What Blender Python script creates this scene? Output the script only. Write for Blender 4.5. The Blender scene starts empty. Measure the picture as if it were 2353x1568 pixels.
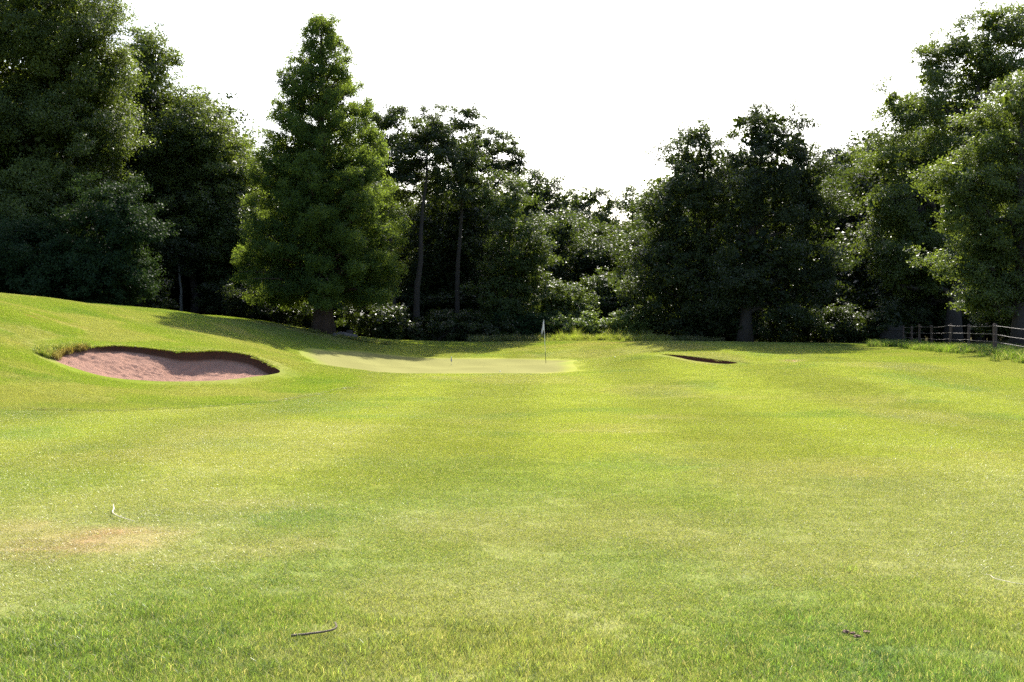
import bpy, math, random
import numpy as np
from mathutils import Vector

random.seed(7)
rng = np.random.default_rng(11)
SC = bpy.context.scene
COL = SC.collection

# ------------------------------------------------------------------ camera, sky, sun, exposure
F = 2523.0            # focal length in pixels of a 2353 px wide picture
CU, HV = 1176.5, 763.0
EYE = 1.6
cam_d = bpy.data.cameras.new('camera')
cam = bpy.data.objects.new('camera', cam_d)
COL.objects.link(cam)
cam.location = (0, 0, EYE)
cam_d.sensor_width = 36.0
cam_d.lens = 36.0 * F / 2353.0
cam.rotation_euler = (math.radians(90) - math.atan((784 - HV) / F), 0, 0)
cam_d.clip_start, cam_d.clip_end = 0.1, 3000
cam_d.dof.use_dof = True
cam_d.dof.focus_distance = 9.0
cam_d.dof.aperture_fstop = 8.0
SC.camera = cam

SUN_EL, SUN_AZ = math.radians(43), math.radians(8)     # azimuth clockwise from straight ahead
world = bpy.data.worlds.new('World')
SC.world = world
world.use_nodes = True
wn = world.node_tree
bg = wn.nodes['Background']
sky = wn.nodes.new('ShaderNodeTexSky')
sky.sky_type = 'NISHITA'
sky.sun_disc = False
sky.sun_elevation = SUN_EL
sky.sun_rotation = SUN_AZ
sky.dust_density = 3.0
sky.ozone_density = 1.0
sky.air_density = 1.0
wn.links.new(sky.outputs[0], bg.inputs[0])
bg.inputs[1].default_value = 0.12
sun_d = bpy.data.lights.new('sun', 'SUN')
sun_d.energy = 5.0
sun_d.angle = math.radians(0.53)
sun_d.color = (1.0, 0.95, 0.86)
sun = bpy.data.objects.new('sun', sun_d)
COL.objects.link(sun)
sd = Vector((math.sin(SUN_AZ) * math.cos(SUN_EL), math.cos(SUN_AZ) * math.cos(SUN_EL), math.sin(SUN_EL)))
sun.rotation_euler = sd.to_track_quat('Z', 'Y').to_euler()
sun.location = (20, 60, 60)
vs = SC.view_settings
vs.view_transform = 'Standard'
vs.look = 'None'
vs.gamma = 1.0
vs.use_curve_mapping = False
vs.exposure = 1.62
SC.render.engine = 'CYCLES'
SC.cycles.max_bounces = 8
SC.cycles.transparent_max_bounces = 4
SC.cycles.use_denoising = False
SC.cycles.sample_clamp_indirect = 4.0


def P(u, v, Y):
    """photo position (2353 px wide) at a depth in metres -> world point"""
    return np.array([(u - CU) / F * Y, Y, EYE - (v - HV) / F * Y])


# ------------------------------------------------------------------ noise
_tab = np.random.default_rng(5).random((256, 256))
_t3 = np.random.default_rng(6).random((64, 64, 64))


def vn(x, y):
    x = np.asarray(x, float); y = np.asarray(y, float)
    xi = np.floor(x).astype(int); yi = np.floor(y).astype(int)
    fx = x - xi; fy = y - yi
    fx = fx * fx * (3 - 2 * fx); fy = fy * fy * (3 - 2 * fy)
    a = _tab[xi & 255, yi & 255]; b = _tab[(xi + 1) & 255, yi & 255]
    c = _tab[xi & 255, (yi + 1) & 255]; d = _tab[(xi + 1) & 255, (yi + 1) & 255]
    return (a * (1 - fx) + b * fx) * (1 - fy) + (c * (1 - fx) + d * fx) * fy


def fbm(x, y, o=4):
    s = 0; a = 0.5; n = 0
    for i in range(o):
        s = s + a * vn(x * 2 ** i + 17.3 * i, y * 2 ** i + 9.1 * i); n += a; a *= 0.5
    return s / n


def smooth(a, b, x):
    t = np.clip((x - a) / (b - a), 0, 1)
    return t * t * (3 - 2 * t)


# ------------------------------------------------------------------ helpers
def mesh_obj(name, verts, faces, mat=None, parent=None, shade=True):
    me = bpy.data.meshes.new(name)
    me.from_pydata([tuple(v) for v in verts], [], [tuple(int(i) for i in f) for f in faces])
    if mat: me.materials.append(mat)
    if shade: me.shade_smooth()
    me.update()
    o = bpy.data.objects.new(name, me)
    COL.objects.link(o)
    if parent:
        o.parent = parent
        o.matrix_parent_inverse = parent_inv(parent)
    return o


def parent_inv(p):
    from mathutils import Matrix
    return Matrix.Translation(p.location).inverted()


def fast_mesh(name, V, Fc, nside, mat, smooth_=False, attrs=None):
    """V (n,3), Fc (m,nside) numpy"""
    me = bpy.data.meshes.new(name)
    V = np.ascontiguousarray(V, np.float32); Fc = np.ascontiguousarray(Fc, np.int32)
    me.vertices.add(len(V)); me.vertices.foreach_set('co', V.ravel())
    me.loops.add(Fc.size); me.loops.foreach_set('vertex_index', Fc.ravel())
    me.polygons.add(len(Fc))
    me.polygons.foreach_set('loop_start', np.arange(0, Fc.size, nside, dtype=np.int32))
    if smooth_: me.polygons.foreach_set('use_smooth', np.ones(len(Fc), bool))
    if mat: me.materials.append(mat)
    for k, (typ, dom, arr) in (attrs or {}).items():
        a = me.attributes.new(k, typ, dom)
        a.data.foreach_set('color' if typ == 'FLOAT_COLOR' else ('vector' if typ == 'FLOAT_VECTOR' else 'value'),
                           np.ascontiguousarray(arr).ravel())
    me.update(calc_edges=True)
    return me


def link(name, me, parent=None):
    o = bpy.data.objects.new(name, me)
    COL.objects.link(o)
    if parent:
        o.parent = parent
        o.matrix_parent_inverse = parent_inv(parent)
    return o


def empty(name, loc, label, cat, group=None):
    o = bpy.data.objects.new(name, None)
    COL.objects.link(o)
    o.location = tuple(float(c) for c in loc)
    o.empty_display_size = 0.3
    tag(o, label, cat, group)
    return o


def tag(o, label=None, cat=None, group=None, kind=None):
    if label: o['label'] = label
    if cat: o['category'] = cat
    if group: o['group'] = group
    if kind: o['kind'] = kind
    return o


class Tubes:
    """tapered tubes collected into one mesh"""
    def __init__(s): s.V = []; s.F = []; s.n = 0

    def add(s, pts, rad, k=7, wob=0.0, flute=None):
        pts = np.asarray(pts, float); m = len(pts)
        rad = np.asarray(rad, float)
        t = np.gradient(pts, axis=0); t /= np.linalg.norm(t, axis=1)[:, None] + 1e-9
        ref = np.array([0.31, 0.95, 0.05]) if abs(t[0][2]) > 0.6 else np.array([0, 0, 1.0])
        a = np.cross(t, ref); a /= np.linalg.norm(a, axis=1)[:, None] + 1e-9
        b = np.cross(t, a)
        th = np.arange(k) / k * 2 * np.pi
        rr = rad[:, None] * (1 + wob * (rng.random((m, k)) - 0.5))
        if flute is not None: rr = rr * flute(th, m)
        ring = pts[:, None, :] + rr[:, :, None] * (np.cos(th)[None, :, None] * a[:, None, :] + np.sin(th)[None, :, None] * b[:, None, :])
        s.V.append(ring.reshape(-1, 3))
        i = np.arange(m - 1)[:, None] * k + np.arange(k)[None, :]
        j = np.arange(m - 1)[:, None] * k + (np.arange(k)[None, :] + 1) % k
        q = np.stack([i, j, j + k, i + k], -1).reshape(-1, 4) + s.n
        s.F.append(q)
        s.V.append(pts[[0, -1]]); c0 = s.n + m * k; c1 = c0 + 1
        e0 = np.arange(k) + s.n; e1 = e0 + (m - 1) * k
        s.F.append(np.stack([np.full(k, c0), np.roll(e0, -1), e0, e0], -1)) if False else None
        tri = [(c0, s.n + (x + 1) % k, s.n + x) for x in range(k)] + [(c1, s.n + (m - 1) * k + x, s.n + (m - 1) * k + (x + 1) % k) for x in range(k)]
        s.tri = getattr(s, 'tri', []) + tri
        s.n += m * k + 2

    def mesh(s, name, mat):
        me = bpy.data.meshes.new(name)
        faces = [tuple(f) for q in s.F for f in q.tolist()] + s.tri
        me.from_pydata(np.concatenate(s.V).tolist(), [], faces)
        me.materials.append(mat); me.shade_smooth(); me.update()
        return me


# ------------------------------------------------------------------ materials
def newmat(name):
    m = bpy.data.materials.new(name); m.use_nodes = True
    nt = m.node_tree; nt.nodes.clear()
    out = nt.nodes.new('ShaderNodeOutputMaterial')
    return m, nt, out


def N(nt, t, **kw):
    n = nt.nodes.new(t)
    for k, v in kw.items():
        if k == 'ins':
            for kk, vv in v.items(): n.inputs[kk].default_value = vv
        else: setattr(n, k, v)
    return n


def mixcol(nt, fac, a, b, mode='MIX'):
    n = N(nt, 'ShaderNodeMix', data_type='RGBA', blend_type=mode)
    for idx, val in ((0, fac), (6, a), (7, b)):
        if hasattr(val, 'is_output') or isinstance(val, bpy.types.NodeSocket): nt.links.new(val, n.inputs[idx])
        elif idx == 0: n.inputs[idx].default_value = val
        else: n.inputs[idx].default_value = (*val, 1) if len(val) == 3 else val
    return n.outputs[2]


def leaf_mat(name, dark, light, trans, tfac=0.35, gloss=0.10, rough=0.5):
    m, nt, out = newmat(name)
    at = N(nt, 'ShaderNodeAttribute', attribute_name='rnd')
    c = mixcol(nt, at.outputs['Fac'], dark, light)
    tr = mixcol(nt, at.outputs['Fac'], tuple(x * 0.75 for x in trans), tuple(x * 1.2 for x in trans))
    d = N(nt, 'ShaderNodeBsdfDiffuse'); nt.links.new(c, d.inputs[0])
    t = N(nt, 'ShaderNodeBsdfTranslucent'); nt.links.new(tr, t.inputs[0])
    g = N(nt, 'ShaderNodeBsdfGlossy', ins={'Roughness': rough, 'Color': (1, 1, 1, 1)})
    mx = N(nt, 'ShaderNodeMixShader', ins={0: tfac})
    nt.links.new(d.outputs[0], mx.inputs[1]); nt.links.new(t.outputs[0], mx.inputs[2])
    fr = N(nt, 'ShaderNodeLayerWeight', ins={'Blend': 0.22})
    mul = N(nt, 'ShaderNodeMath', operation='MULTIPLY_ADD', ins={1: gloss * 1.1, 2: gloss * 0.2}); nt.links.new(fr.outputs['Fresnel'], mul.inputs[0])
    m2 = N(nt, 'ShaderNodeMixShader'); nt.links.new(mul.outputs[0], m2.inputs[0])
    nt.links.new(mx.outputs[0], m2.inputs[1]); nt.links.new(g.outputs[0], m2.inputs[2])
    nt.links.new(m2.outputs[0], out.inputs[0])
    return m


def bark_mat(name, c1, c2, scale=6):
    m, nt, out = newmat(name)
    co = N(nt, 'ShaderNodeTexCoord'); mp = N(nt, 'ShaderNodeMapping', ins={'Scale': (scale, scale, scale * 0.16)})
    nt.links.new(co.outputs['Object'], mp.inputs[0])
    n = N(nt, 'ShaderNodeTexNoise', ins={'Scale': 3.0, 'Detail': 6, 'Roughness': 0.65}); nt.links.new(mp.outputs[0], n.inputs[0])
    c = mixcol(nt, n.outputs[0], c1, c2)
    b = N(nt, 'ShaderNodeBump', ins={'Strength': 0.9, 'Distance': 0.05}); nt.links.new(n.outputs[0], b.inputs['Height'])
    p = N(nt, 'ShaderNodeBsdfPrincipled', ins={'Roughness': 0.9}); nt.links.new(c, p.inputs['Base Color']); nt.links.new(b.outputs[0], p.inputs['Normal'])
    nt.links.new(p.outputs[0], out.inputs[0])
    return m


def plain_mat(name, c1, c2=None, rough=0.6, scale=30, bump=0.0):
    m, nt, out = newmat(name)
    co = N(nt, 'ShaderNodeTexCoord')
    n = N(nt, 'ShaderNodeTexNoise', ins={'Scale': scale, 'Detail': 4}); nt.links.new(co.outputs['Object'], n.inputs[0])
    c = mixcol(nt, n.outputs[0], c1, c2 or tuple(x * 0.75 for x in c1))
    p = N(nt, 'ShaderNodeBsdfPrincipled', ins={'Roughness': rough}); nt.links.new(c, p.inputs['Base Color'])
    if bump:
        b = N(nt, 'ShaderNodeBump', ins={'Strength': bump, 'Distance': 0.02}); nt.links.new(n.outputs[0], b.inputs['Height']); nt.links.new(b.outputs[0], p.inputs['Normal'])
    nt.links.new(p.outputs[0], out.inputs[0])
    return m


def turf_mat(name, fine=1.0):
    m, nt, out = newmat(name)
    at = N(nt, 'ShaderNodeAttribute', attribute_name='Col')
    ge = N(nt, 'ShaderNodeNewGeometry')
    n1 = N(nt, 'ShaderNodeTexNoise', ins={'Scale': 9.0, 'Detail': 5, 'Roughness': 0.7}); nt.links.new(ge.outputs['Position'], n1.inputs[0])
    n2 = N(nt, 'ShaderNodeTexNoise', ins={'Scale': 75.0, 'Detail': 3, 'Roughness': 0.8}); nt.links.new(ge.outputs['Position'], n2.inputs[0])
    r1 = N(nt, 'ShaderNodeMapRange', ins={1: 0.25, 2: 0.75, 3: 1 - 0.16 * fine, 4: 1 + 0.16 * fine}); nt.links.new(n1.outputs[0], r1.inputs[0])
    r2 = N(nt, 'ShaderNodeMapRange', ins={1: 0.2, 2: 0.8, 3: 1 - 0.35 * fine, 4: 1 + 0.35 * fine}); nt.links.new(n2.outputs[0], r2.inputs[0])
    mu = N(nt, 'ShaderNodeMath', operation='MULTIPLY'); nt.links.new(r1.outputs[0], mu.inputs[0]); nt.links.new(r2.outputs[0], mu.inputs[1])
    vm = N(nt, 'ShaderNodeVectorMath', operation='SCALE'); nt.links.new(at.outputs['Color'], vm.inputs[0]); nt.links.new(mu.outputs[0], vm.inputs['Scale'])
    ad = N(nt, 'ShaderNodeMath', operation='ADD'); nt.links.new(n1.outputs[0], ad.inputs[0]); nt.links.new(n2.outputs[0], ad.inputs[1])
    b = N(nt, 'ShaderNodeBump', ins={'Strength': 0.15 * fine, 'Distance': 0.02}); nt.links.new(ad.outputs[0], b.inputs['Height'])
    p = N(nt, 'ShaderNodeBsdfDiffuse', ins={'Roughness': 0.0}); nt.links.new(vm.outputs[0], p.inputs['Color']); nt.links.new(b.outputs[0], p.inputs['Normal'])
    nt.links.new(p.outputs[0], out.inputs[0])
    return m


def blade_mat(name, boost=1.0, tfac=0.45, gloss=0.018):
    m, nt, out = newmat(name)
    at = N(nt, 'ShaderNodeAttribute', attribute_name='tint', attribute_type='INSTANCER')
    rn = N(nt, 'ShaderNodeAttribute', attribute_name='rnd')
    r = N(nt, 'ShaderNodeMapRange', ins={1: 0, 2: 1, 3: 0.42 * boost, 4: 1.6 * boost}); nt.links.new(rn.outputs['Fac'], r.inputs[0])
    vm = N(nt, 'ShaderNodeVectorMath', operation='SCALE'); nt.links.new(at.outputs['Vector'], vm.inputs[0]); nt.links.new(r.outputs[0], vm.inputs['Scale'])
    gt = N(nt, 'ShaderNodeMath', operation='GREATER_THAN', ins={1: 0.88}); nt.links.new(rn.outputs['Fac'], gt.inputs[0])
    c = mixcol(nt, gt.outputs[0], (0, 0, 0), (0.42, 0.37, 0.22)); nt.links.new(vm.outputs[0], c.node.inputs[6])
    d = N(nt, 'ShaderNodeBsdfDiffuse'); nt.links.new(c, d.inputs[0])
    t = N(nt, 'ShaderNodeBsdfTranslucent')
    tc = mixcol(nt, 1.0, c, (1.15, 1.2, 0.5), 'MULTIPLY'); nt.links.new(tc, t.inputs[0])
    mx = N(nt, 'ShaderNodeMixShader', ins={0: tfac}); nt.links.new(d.outputs[0], mx.inputs[1]); nt.links.new(t.outputs[0], mx.inputs[2])
    g = N(nt, 'ShaderNodeBsdfGlossy', ins={'Roughness': 0.42})
    m2 = N(nt, 'ShaderNodeMixShader', ins={0: gloss}); nt.links.new(mx.outputs[0], m2.inputs[1]); nt.links.new(g.outputs[0], m2.inputs[2])
    cm = N(nt, 'ShaderNodeMath', operation='COMPARE', ins={1: 0.80, 2: 0.06}); nt.links.new(rn.outputs['Fac'], cm.inputs[0])
    ma = N(nt, 'ShaderNodeMath', operation='MULTIPLY_ADD', ins={1: 0.05, 2: gloss}); nt.links.new(cm.outputs[0], ma.inputs[0]); nt.links.new(ma.outputs[0], m2.inputs[0])
    nt.links.new(m2.outputs[0], out.inputs[0])
    return m


M = {}
M['turf'] = turf_mat('turf')
M['green'] = turf_mat('green_turf', 0.22)
M['blade'] = blade_mat('grass_blade')
M['oak'] = leaf_mat('oak_leaf', (0.026, 0.046, 0.011), (0.074, 0.104, 0.023), (0.15, 0.20, 0.022), 0.42, 0.05)
M['dark'] = leaf_mat('dark_leaf', (0.013, 0.023, 0.009), (0.032, 0.047, 0.014), (0.07, 0.10, 0.012), 0.38, 0.045)
M['alder'] = leaf_mat('alder_leaf', (0.016, 0.028, 0.010), (0.038, 0.056, 0.015), (0.085, 0.12, 0.014), 0.40, 0.05)
M['silver'] = leaf_mat('willow_leaf', (0.04, 0.05, 0.035), (0.085, 0.098, 0.075), (0.06, 0.075, 0.03), 0.3, 0.04)
M['conifer'] = leaf_mat('redwood_needle', (0.026, 0.050, 0.017), (0.055, 0.092, 0.026), (0.19, 0.26, 0.028), 0.48, 0.015, 0.5)
M['shrub'] = leaf_mat('shrub_leaf', (0.026, 0.046, 0.012), (0.055, 0.082, 0.02), (0.105, 0.145, 0.018), 0.38, 0.05)
M['hazel'] = leaf_mat('hazel_leaf', (0.011, 0.025, 0.012), (0.023, 0.044, 0.018), (0.04, 0.07, 0.012), 0.25, 0.012)
M['bramble'] = leaf_mat('bramble_leaf', (0.05, 0.085, 0.02), (0.11, 0.15, 0.04), (0.16, 0.22, 0.03), 0.4, 0.05)
M['bark'] = bark_mat('grey_brown_bark', (0.014, 0.011, 0.010), (0.04, 0.033, 0.029))
M['redbark'] = bark_mat('red_brown_bark', (0.018, 0.011, 0.009), (0.06, 0.036, 0.028), 5)
M['palebark'] = bark_mat('pale_bark', (0.05, 0.05, 0.045), (0.12, 0.12, 0.11), 5)

# ------------------------------------------------------------------ terrain
cp = []   # control points x, y, z
for x in (-30, -15, 0, 15, 30):
    cp += [(x, -6, 0), (x, 4, 0)]
for x in (-14, -7, 0, 7, 14, 26): cp.append((x, 12, 0))
for x in (-9, -4, 0, 5, 10, 20): cp.append((x, 20, 0 if x > -9 else .01))
for x in (-3, 2, 6): cp.append((x, 29, 0.0))
for x, y, z in [(-30, 12, .4), (-30, 20, 1.3), (-30, 32, 3.0), (-34, 45, 3.6), (-45, 60, 4.0), (-30, 62, 3.4), (-30, 90, 2.6),
                (-10.3, 22, .10), (-12.1, 26, .62), (-14, 30, 1.4), (-16.8, 36, 2.4), (-20.5, 44, 3.05), (-24, 52, 3.2),
                (26, 50, .95), (32, 60, 1.1), (30, 20, 0), (30, 34, .3), (26, 42, .6),
                (0, 80, .55), (-15, 80, 1.2), (15, 80, .6), (30, 80, .9), (0, 110, .4), (-40, 110, 2), (40, 110, .6)]:
    cp.append((x, y, z))
for u, v, Y in [(125, 831, 31), (125, 790, 33.5), (125, 750, 37), (125, 715, 41), (125, 688, 46),
                (250, 870, 30), (390, 880.5, 30), (566, 870, 31.5), (642, 856, 33), (609, 837, 33.8), (566, 817, 34.2), (500, 807, 34.3),
                (410, 810.6, 34), (351, 804, 33.8), (273, 799, 33.3), (219, 802, 32.6), (187, 815, 32),
                (410, 780, 40), (410, 750, 46), (410, 725, 52), (420, 718, 56), (420, 722, 66), (300, 716, 62), (125, 698, 60), (300, 760, 40), (300, 735, 45), (300, 712, 51),
                (600, 805, 42), (600, 775, 52), (600, 750, 60), (600, 738, 65), (742, 765, 65), (700, 815, 50), (700, 845, 40),
                (800, 822, 54), (900, 800, 62), (930, 784, 68), (740, 852, 43), (900, 858, 42), (1150, 858, 42), (1330, 853, 44),
                (1254, 837.5, 54), (1100, 846, 48), (919, 817, 60), (1116, 822, 59), (1350, 830, 56), (1000, 787, 67), (1250, 786, 67), (1450, 786, 66),
                (1100, 806, 64), (1500, 812, 52), (1500, 790, 62), (1522, 816, 46.5), (1600, 823, 46.5), (1690, 834, 46), (1530, 819, 45.3),
                (1600, 833, 44), (1660, 839, 44), (1600, 852, 38), (1450, 851, 40), (1650, 812, 50), (1640, 795, 60), (1800, 800, 58), (1800, 815, 52), (1800, 826, 47),
                (1960, 832, 38), (1960, 850, 34), (1960, 882, 29), (1750, 837, 40), (2150, 842, 36), (2353, 872, 33), (2353, 905, 28),
                (1960, 834.5, 43), (1960, 818, 50), (2100, 820, 47), (2113, 804, 57), (2182, 809, 51), (2285, 814, 45), (2353, 832, 41),
                (1700, 787, 66), (2000, 792, 66), (2095, 797, 64)]:
    cp.append(tuple(P(u, v, Y)))
cp = np.array(cp)


def tps(d2): return 0.5 * d2 * np.log(d2 + 1e-9)


_n = len(cp)
_d2 = ((cp[:, None, :2] - cp[None, :, :2]) ** 2).sum(-1)
A = np.zeros((_n + 3, _n + 3)); A[:_n, :_n] = tps(_d2) + np.eye(_n) * 0.35
A[:_n, _n] = 1; A[:_n, _n + 1:] = cp[:, :2]; A[_n:, :_n] = A[:_n, _n:].T
W = np.linalg.solve(A, np.concatenate([cp[:, 2], np.zeros(3)]))


def H0(x, y):
    x = np.asarray(x, float); y = np.asarray(y, float)
    shp = np.broadcast(x, y).shape
    x = np.broadcast_to(x, shp).ravel(); y = np.broadcast_to(y, shp).ravel()
    xc = np.clip(x, -46, 46); yc = np.clip(y, -6, 115)
    z = np.empty(len(x))
    for i in range(0, len(x), 20000):
        a, b = xc[i:i + 20000], yc[i:i + 20000]
        z[i:i + 20000] = tps((a[:, None] - cp[None, :, 0]) ** 2 + (b[:, None] - cp[None, :, 1]) ** 2) @ W[:_n] + W[_n] + W[_n + 1] * a + W[_n + 2] * b
    amp = smooth(18, 30, y)
    z += (fbm(x / 3.1 + 40, y / 3.1 + 40, 3) - 0.5) * 0.07 * amp + (fbm(x / 0.9 + 4, y / 0.9 + 40, 2) - 0.5) * 0.02
    return z.reshape(shp)


def Hs(x, y): return float(H0(np.array([x]), np.array([y]))[0])


def closed_spline(pts, n):
    pts = np.asarray(pts, float); m = len(pts)
    s = np.arange(n) / n * m; i = np.floor(s).astype(int); t = (s - i)[:, None]
    p0, p1, p2, p3 = (pts[(i + k) % m] for k in (-1, 0, 1, 2))
    return 0.5 * (2 * p1 + (p2 - p0) * t + (2 * p0 - 5 * p1 + 4 * p2 - p3) * t ** 2 + (3 * p1 - p0 - 3 * p2 + p3) * t ** 3)


def sdist(px, py, poly):
    """signed distance to a polygon, negative inside"""
    px = np.asarray(px).ravel(); py = np.asarray(py).ravel()
    best = np.full(len(px), 1e9); ins = np.zeros(len(px), bool)
    n = len(poly)
    for k in range(n):
        a = poly[k]; b = poly[(k + 1) % n]
        e = b - a; t = np.clip(((px - a[0]) * e[0] + (py - a[1]) * e[1]) / (e @ e + 1e-12), 0, 1)
        best = np.minimum(best, (px - a[0] - t * e[0]) ** 2 + (py - a[1] - t * e[1]) ** 2)
        c = ((a[1] > py) != (b[1] > py)) & (px < (b[0] - a[0]) * (py - a[1]) / (b[1] - a[1] + 1e-12) + a[0])
        ins ^= c
    d = np.sqrt(best)
    return np.where(ins, -d, d)


def XY(lst): return np.array([P(u, v, Y)[:2] for u, v, Y in lst])


BUNKER1 = closed_spline(XY([(125, 831, 31), (176, 857, 30.4), (250, 870, 30), (332, 879, 29.9), (391, 880.5, 30), (488, 877, 30.6), (566, 870, 31.5), (625, 862, 32.4),
                            (643, 855, 33.1), (609, 837, 33.9), (566, 817, 34.3), (500, 807, 34.4), (455, 810, 34.1), (410, 810.6, 34), (351, 804, 33.9), (273, 799, 33.5), (219, 802, 32.9), (175, 815, 32.3), (135, 822, 31.7)]), 120)
BUNKER2 = closed_spline(XY([(1519, 818, 46), (1560, 826, 44.9), (1605, 833, 44.3), (1662, 838, 44.3), (1692, 836, 45), (1690, 834, 45.8), (1640, 829, 46.3), (1600, 823, 46.5), (1555, 818, 46.6)]), 80)
GREEN = closed_spline(XY([(690, 829, 52), (735, 850, 44), (800, 855, 42.6), (900, 858.5, 42), (1020, 859, 41.8), (1150, 859, 41.8), (1260, 857, 42.4), (1325, 853, 44), (1318, 845, 47.5), (1352, 833, 53),
                          (1345, 829.5, 56.5), (1250, 827, 58), (1116, 822, 59), (919, 817, 60), (800, 819, 58)]), 110)

# albedo of the turf
def px_xy(u, v, z=0.0):
    Y = (EYE - z) * F / (v - HV)
    return (u - CU) / F * Y, Y


DRY = []   # x, y, rx, ry, strength, kind (0 dry straw, 1 red-brown soil)
for u, v, ru, rv, s, k in [(150, 1240, 330, 62, 1.1, 0), (560, 1270, 200, 40, .6, 0), (250, 1225, 60, 14, .8, 1), (120, 1265, 90, 22, .6, 1), (330, 1290, 130, 30, .6, 0), (560, 1160, 220, 22, .6, 0), (690, 1250, 140, 35, .5, 0),
                           (1990, 1085, 210, 26, .7, 0), (2250, 1050, 160, 22, .6, 0), (2180, 1150, 120, 20, .4, 0), (1880, 1455, 95, 18, .9, 0), (1950, 1462, 45, 9, .9, 1), (1850, 1448, 40, 8, .7, 1), (1430, 1458, 45, 12, .7, 0), (1425, 1452, 14, 5, .9, 1),
                           (2330, 1385, 120, 35, .7, 0), (2100, 1400, 160, 30, .35, 0), (1420, 985, 130, 12, .5, 0), (1480, 960, 130, 10, .4, 0), (1320, 992, 80, 6, .5, 0), (800, 1260, 120, 30, .35, 0), (1700, 1250, 240, 40, .3, 0), (1250, 1180, 200, 30, .25, 0)]:
    x, y = px_xy(u, v); m = y / F
    DRY.append((x, y, ru * m, rv * y * y / (F * EYE), s, k))
for u, v, Y, rx, ry, s, k in [(40, 760, 31.5, .9, 2.2, .7, 0), (130, 742, 38, 2.2, .35, .8, 0), (160, 741, 38.3, 1.0, .15, .6, 1), (10, 868, 26, .7, .8, .7, 0), (60, 830, 27.5, 1.2, 1.2, .5, 0), (1420, 791, 64.5, 5, 1.0, .8, 0), (1480, 789, 65, 2.2, .5, .7, 1), (1330, 795, 64, 5, 1.5, .5, 0),
                              (1815, 829, 46.5, .30, .5, 1.0, 1), (1815, 829, 46.5, .5, .7, 1.0, 0), (215, 735, 41, 1.6, .4, .5, 0), (35, 712, 37, 1.0, .25, .6, 1), (560, 808, 36.5, 1.0, .6, .6, 0), (510, 803, 35, .8, .35, .8, 0)]:
    x, y, _ = P(u, v, Y); DRY.append((x, y, rx, ry, s, k))

ROUGH_EDGE = np.array([(-40, 14), (-16, 19.5), (-9.9, 21.9), (-8.0, 22.6), (-5.8, 26.0), (-4.6, 30.5), (-5.0, 36), (-6.5, 42), (-8, 52), (-10, 70), (-70, 90), (-70, 14)], float)


def zones(x, y):
    """rough (0..1), dry, soil fields"""
    x = np.asarray(x, float).ravel(); y = np.asarray(y, float).ravel()
    rough = smooth(0.1, -0.1, sdist(x, y, ROUGH_EDGE))
    rough = np.maximum(rough, 0.45 * smooth(7.2, 5.2, y + (fbm(x / 1.3, y / 1.3) - .5) * 2.2))
    rough = np.maximum(rough, 0.6 * smooth(9.5, 13.5, x - 0.08 * y + (fbm(x / 4, y / 4) - .5) * 3) * smooth(22, 30, y))
    rough = np.maximum(rough, 0.8 * smooth(62, 66, y))
    dry = np.zeros(len(x)); soil = np.zeros(len(x))
    wob = (fbm(x * 1.7 + 5, y * 1.2 + 9, 4) - 0.5)
    fine = fbm(x * 6 + 50, y * 4, 3)
    for dx, dy, rx, ry, s, k in DRY:
        d = np.sqrt(((x - dx) / rx) ** 2 + ((y - dy) / ry) ** 2) + wob * 1.6
        f = s * smooth(1.25, 0.25, d)
        if k == 0: dry = np.maximum(dry, f * (0.55 + 0.8 * (fine - .15)))
        else: soil = np.maximum(soil, f * smooth(0.42, 0.62, fine + 0.1 * s))
    big = fbm(x / 2.6 + 70, y / 2.6 + 12, 4)
    dry = np.maximum(dry, 0.34 * smooth(0.5, 0.72, big) * smooth(18, 12, y))
    dry = np.maximum(dry, 0.5 * smooth(0.5, 0.68, big) * rough)
    dry = np.maximum(dry, 0.3 * smooth(0.52, 0.7, fbm(x / 4 + 7, y / 6 + 3, 4)))
    return rough, np.clip(dry, 0, 1), np.clip(soil, 0, 1)


C_FAIR = np.array([0.205, 0.225, 0.038]); C_ROUGH = np.array([0.160, 0.205, 0.026]); C_NEAR = np.array([0.168, 0.205, 0.058])
C_DRY = np.array([0.30, 0.25, 0.115]); C_SOIL = np.array([0.24, 0.135, 0.075]); C_GREEN = np.array([0.168, 0.163, 0.062])


def turf_col(x, y):
    x = np.asarray(x, float).ravel(); y = np.asarray(y, float).ravel()
    r, d, s = zones(x, y)
    c = C_FAIR * (1 - r)[:, None] + C_ROUGH * r[:, None]
    near = smooth(15, 8.5, y + (fbm(x / 2, y / 2) - .5) * 4)[:, None]
    c = c * (1 - near) + C_NEAR * near
    stripe = 0.5 + 0.5 * np.tanh(3 * np.sin((x - 0.035 * y + 0.4) * 2 * np.pi / 4.4))
    c = c * (1 + 0.2 * (stripe - 0.5) * smooth(9, 14, y) * (1 - r))[:, None]
    t = fbm(x / 1.4 + 31, y / 1.4 + 8, 4)[:, None]
    c = c * (0.9 + 0.2 * t)
    g = smooth(0.55, 0.75, fbm(x / 1.9 + 3, y / 1.9 + 77, 3))[:, None]
    c = c * (1 - 0.25 * g * np.array([1.0, .55, .2]))
    c = c * (1 - d)[:, None] + C_DRY * d[:, None]
    c = c * (1 - s)[:, None] + C_SOIL * s[:, None]
    return c


def sunk(x, y):
    d1 = sdist(x, y, BUNKER1).reshape(np.shape(x)); d2 = sdist(x, y, BUNKER2).reshape(np.shape(x))
    return 1.6 * smooth(0.55, 0.30, d1) + 1.2 * smooth(0.45, 0.25, d2)


def lines(segs):
    out = [segs[0][0]]
    for a, b, st in segs:
        n = max(1, int(round((b - a) / st)))
        out += list(a + (b - a) * (np.arange(n) + 1) / n)
    return np.array(out)


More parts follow.
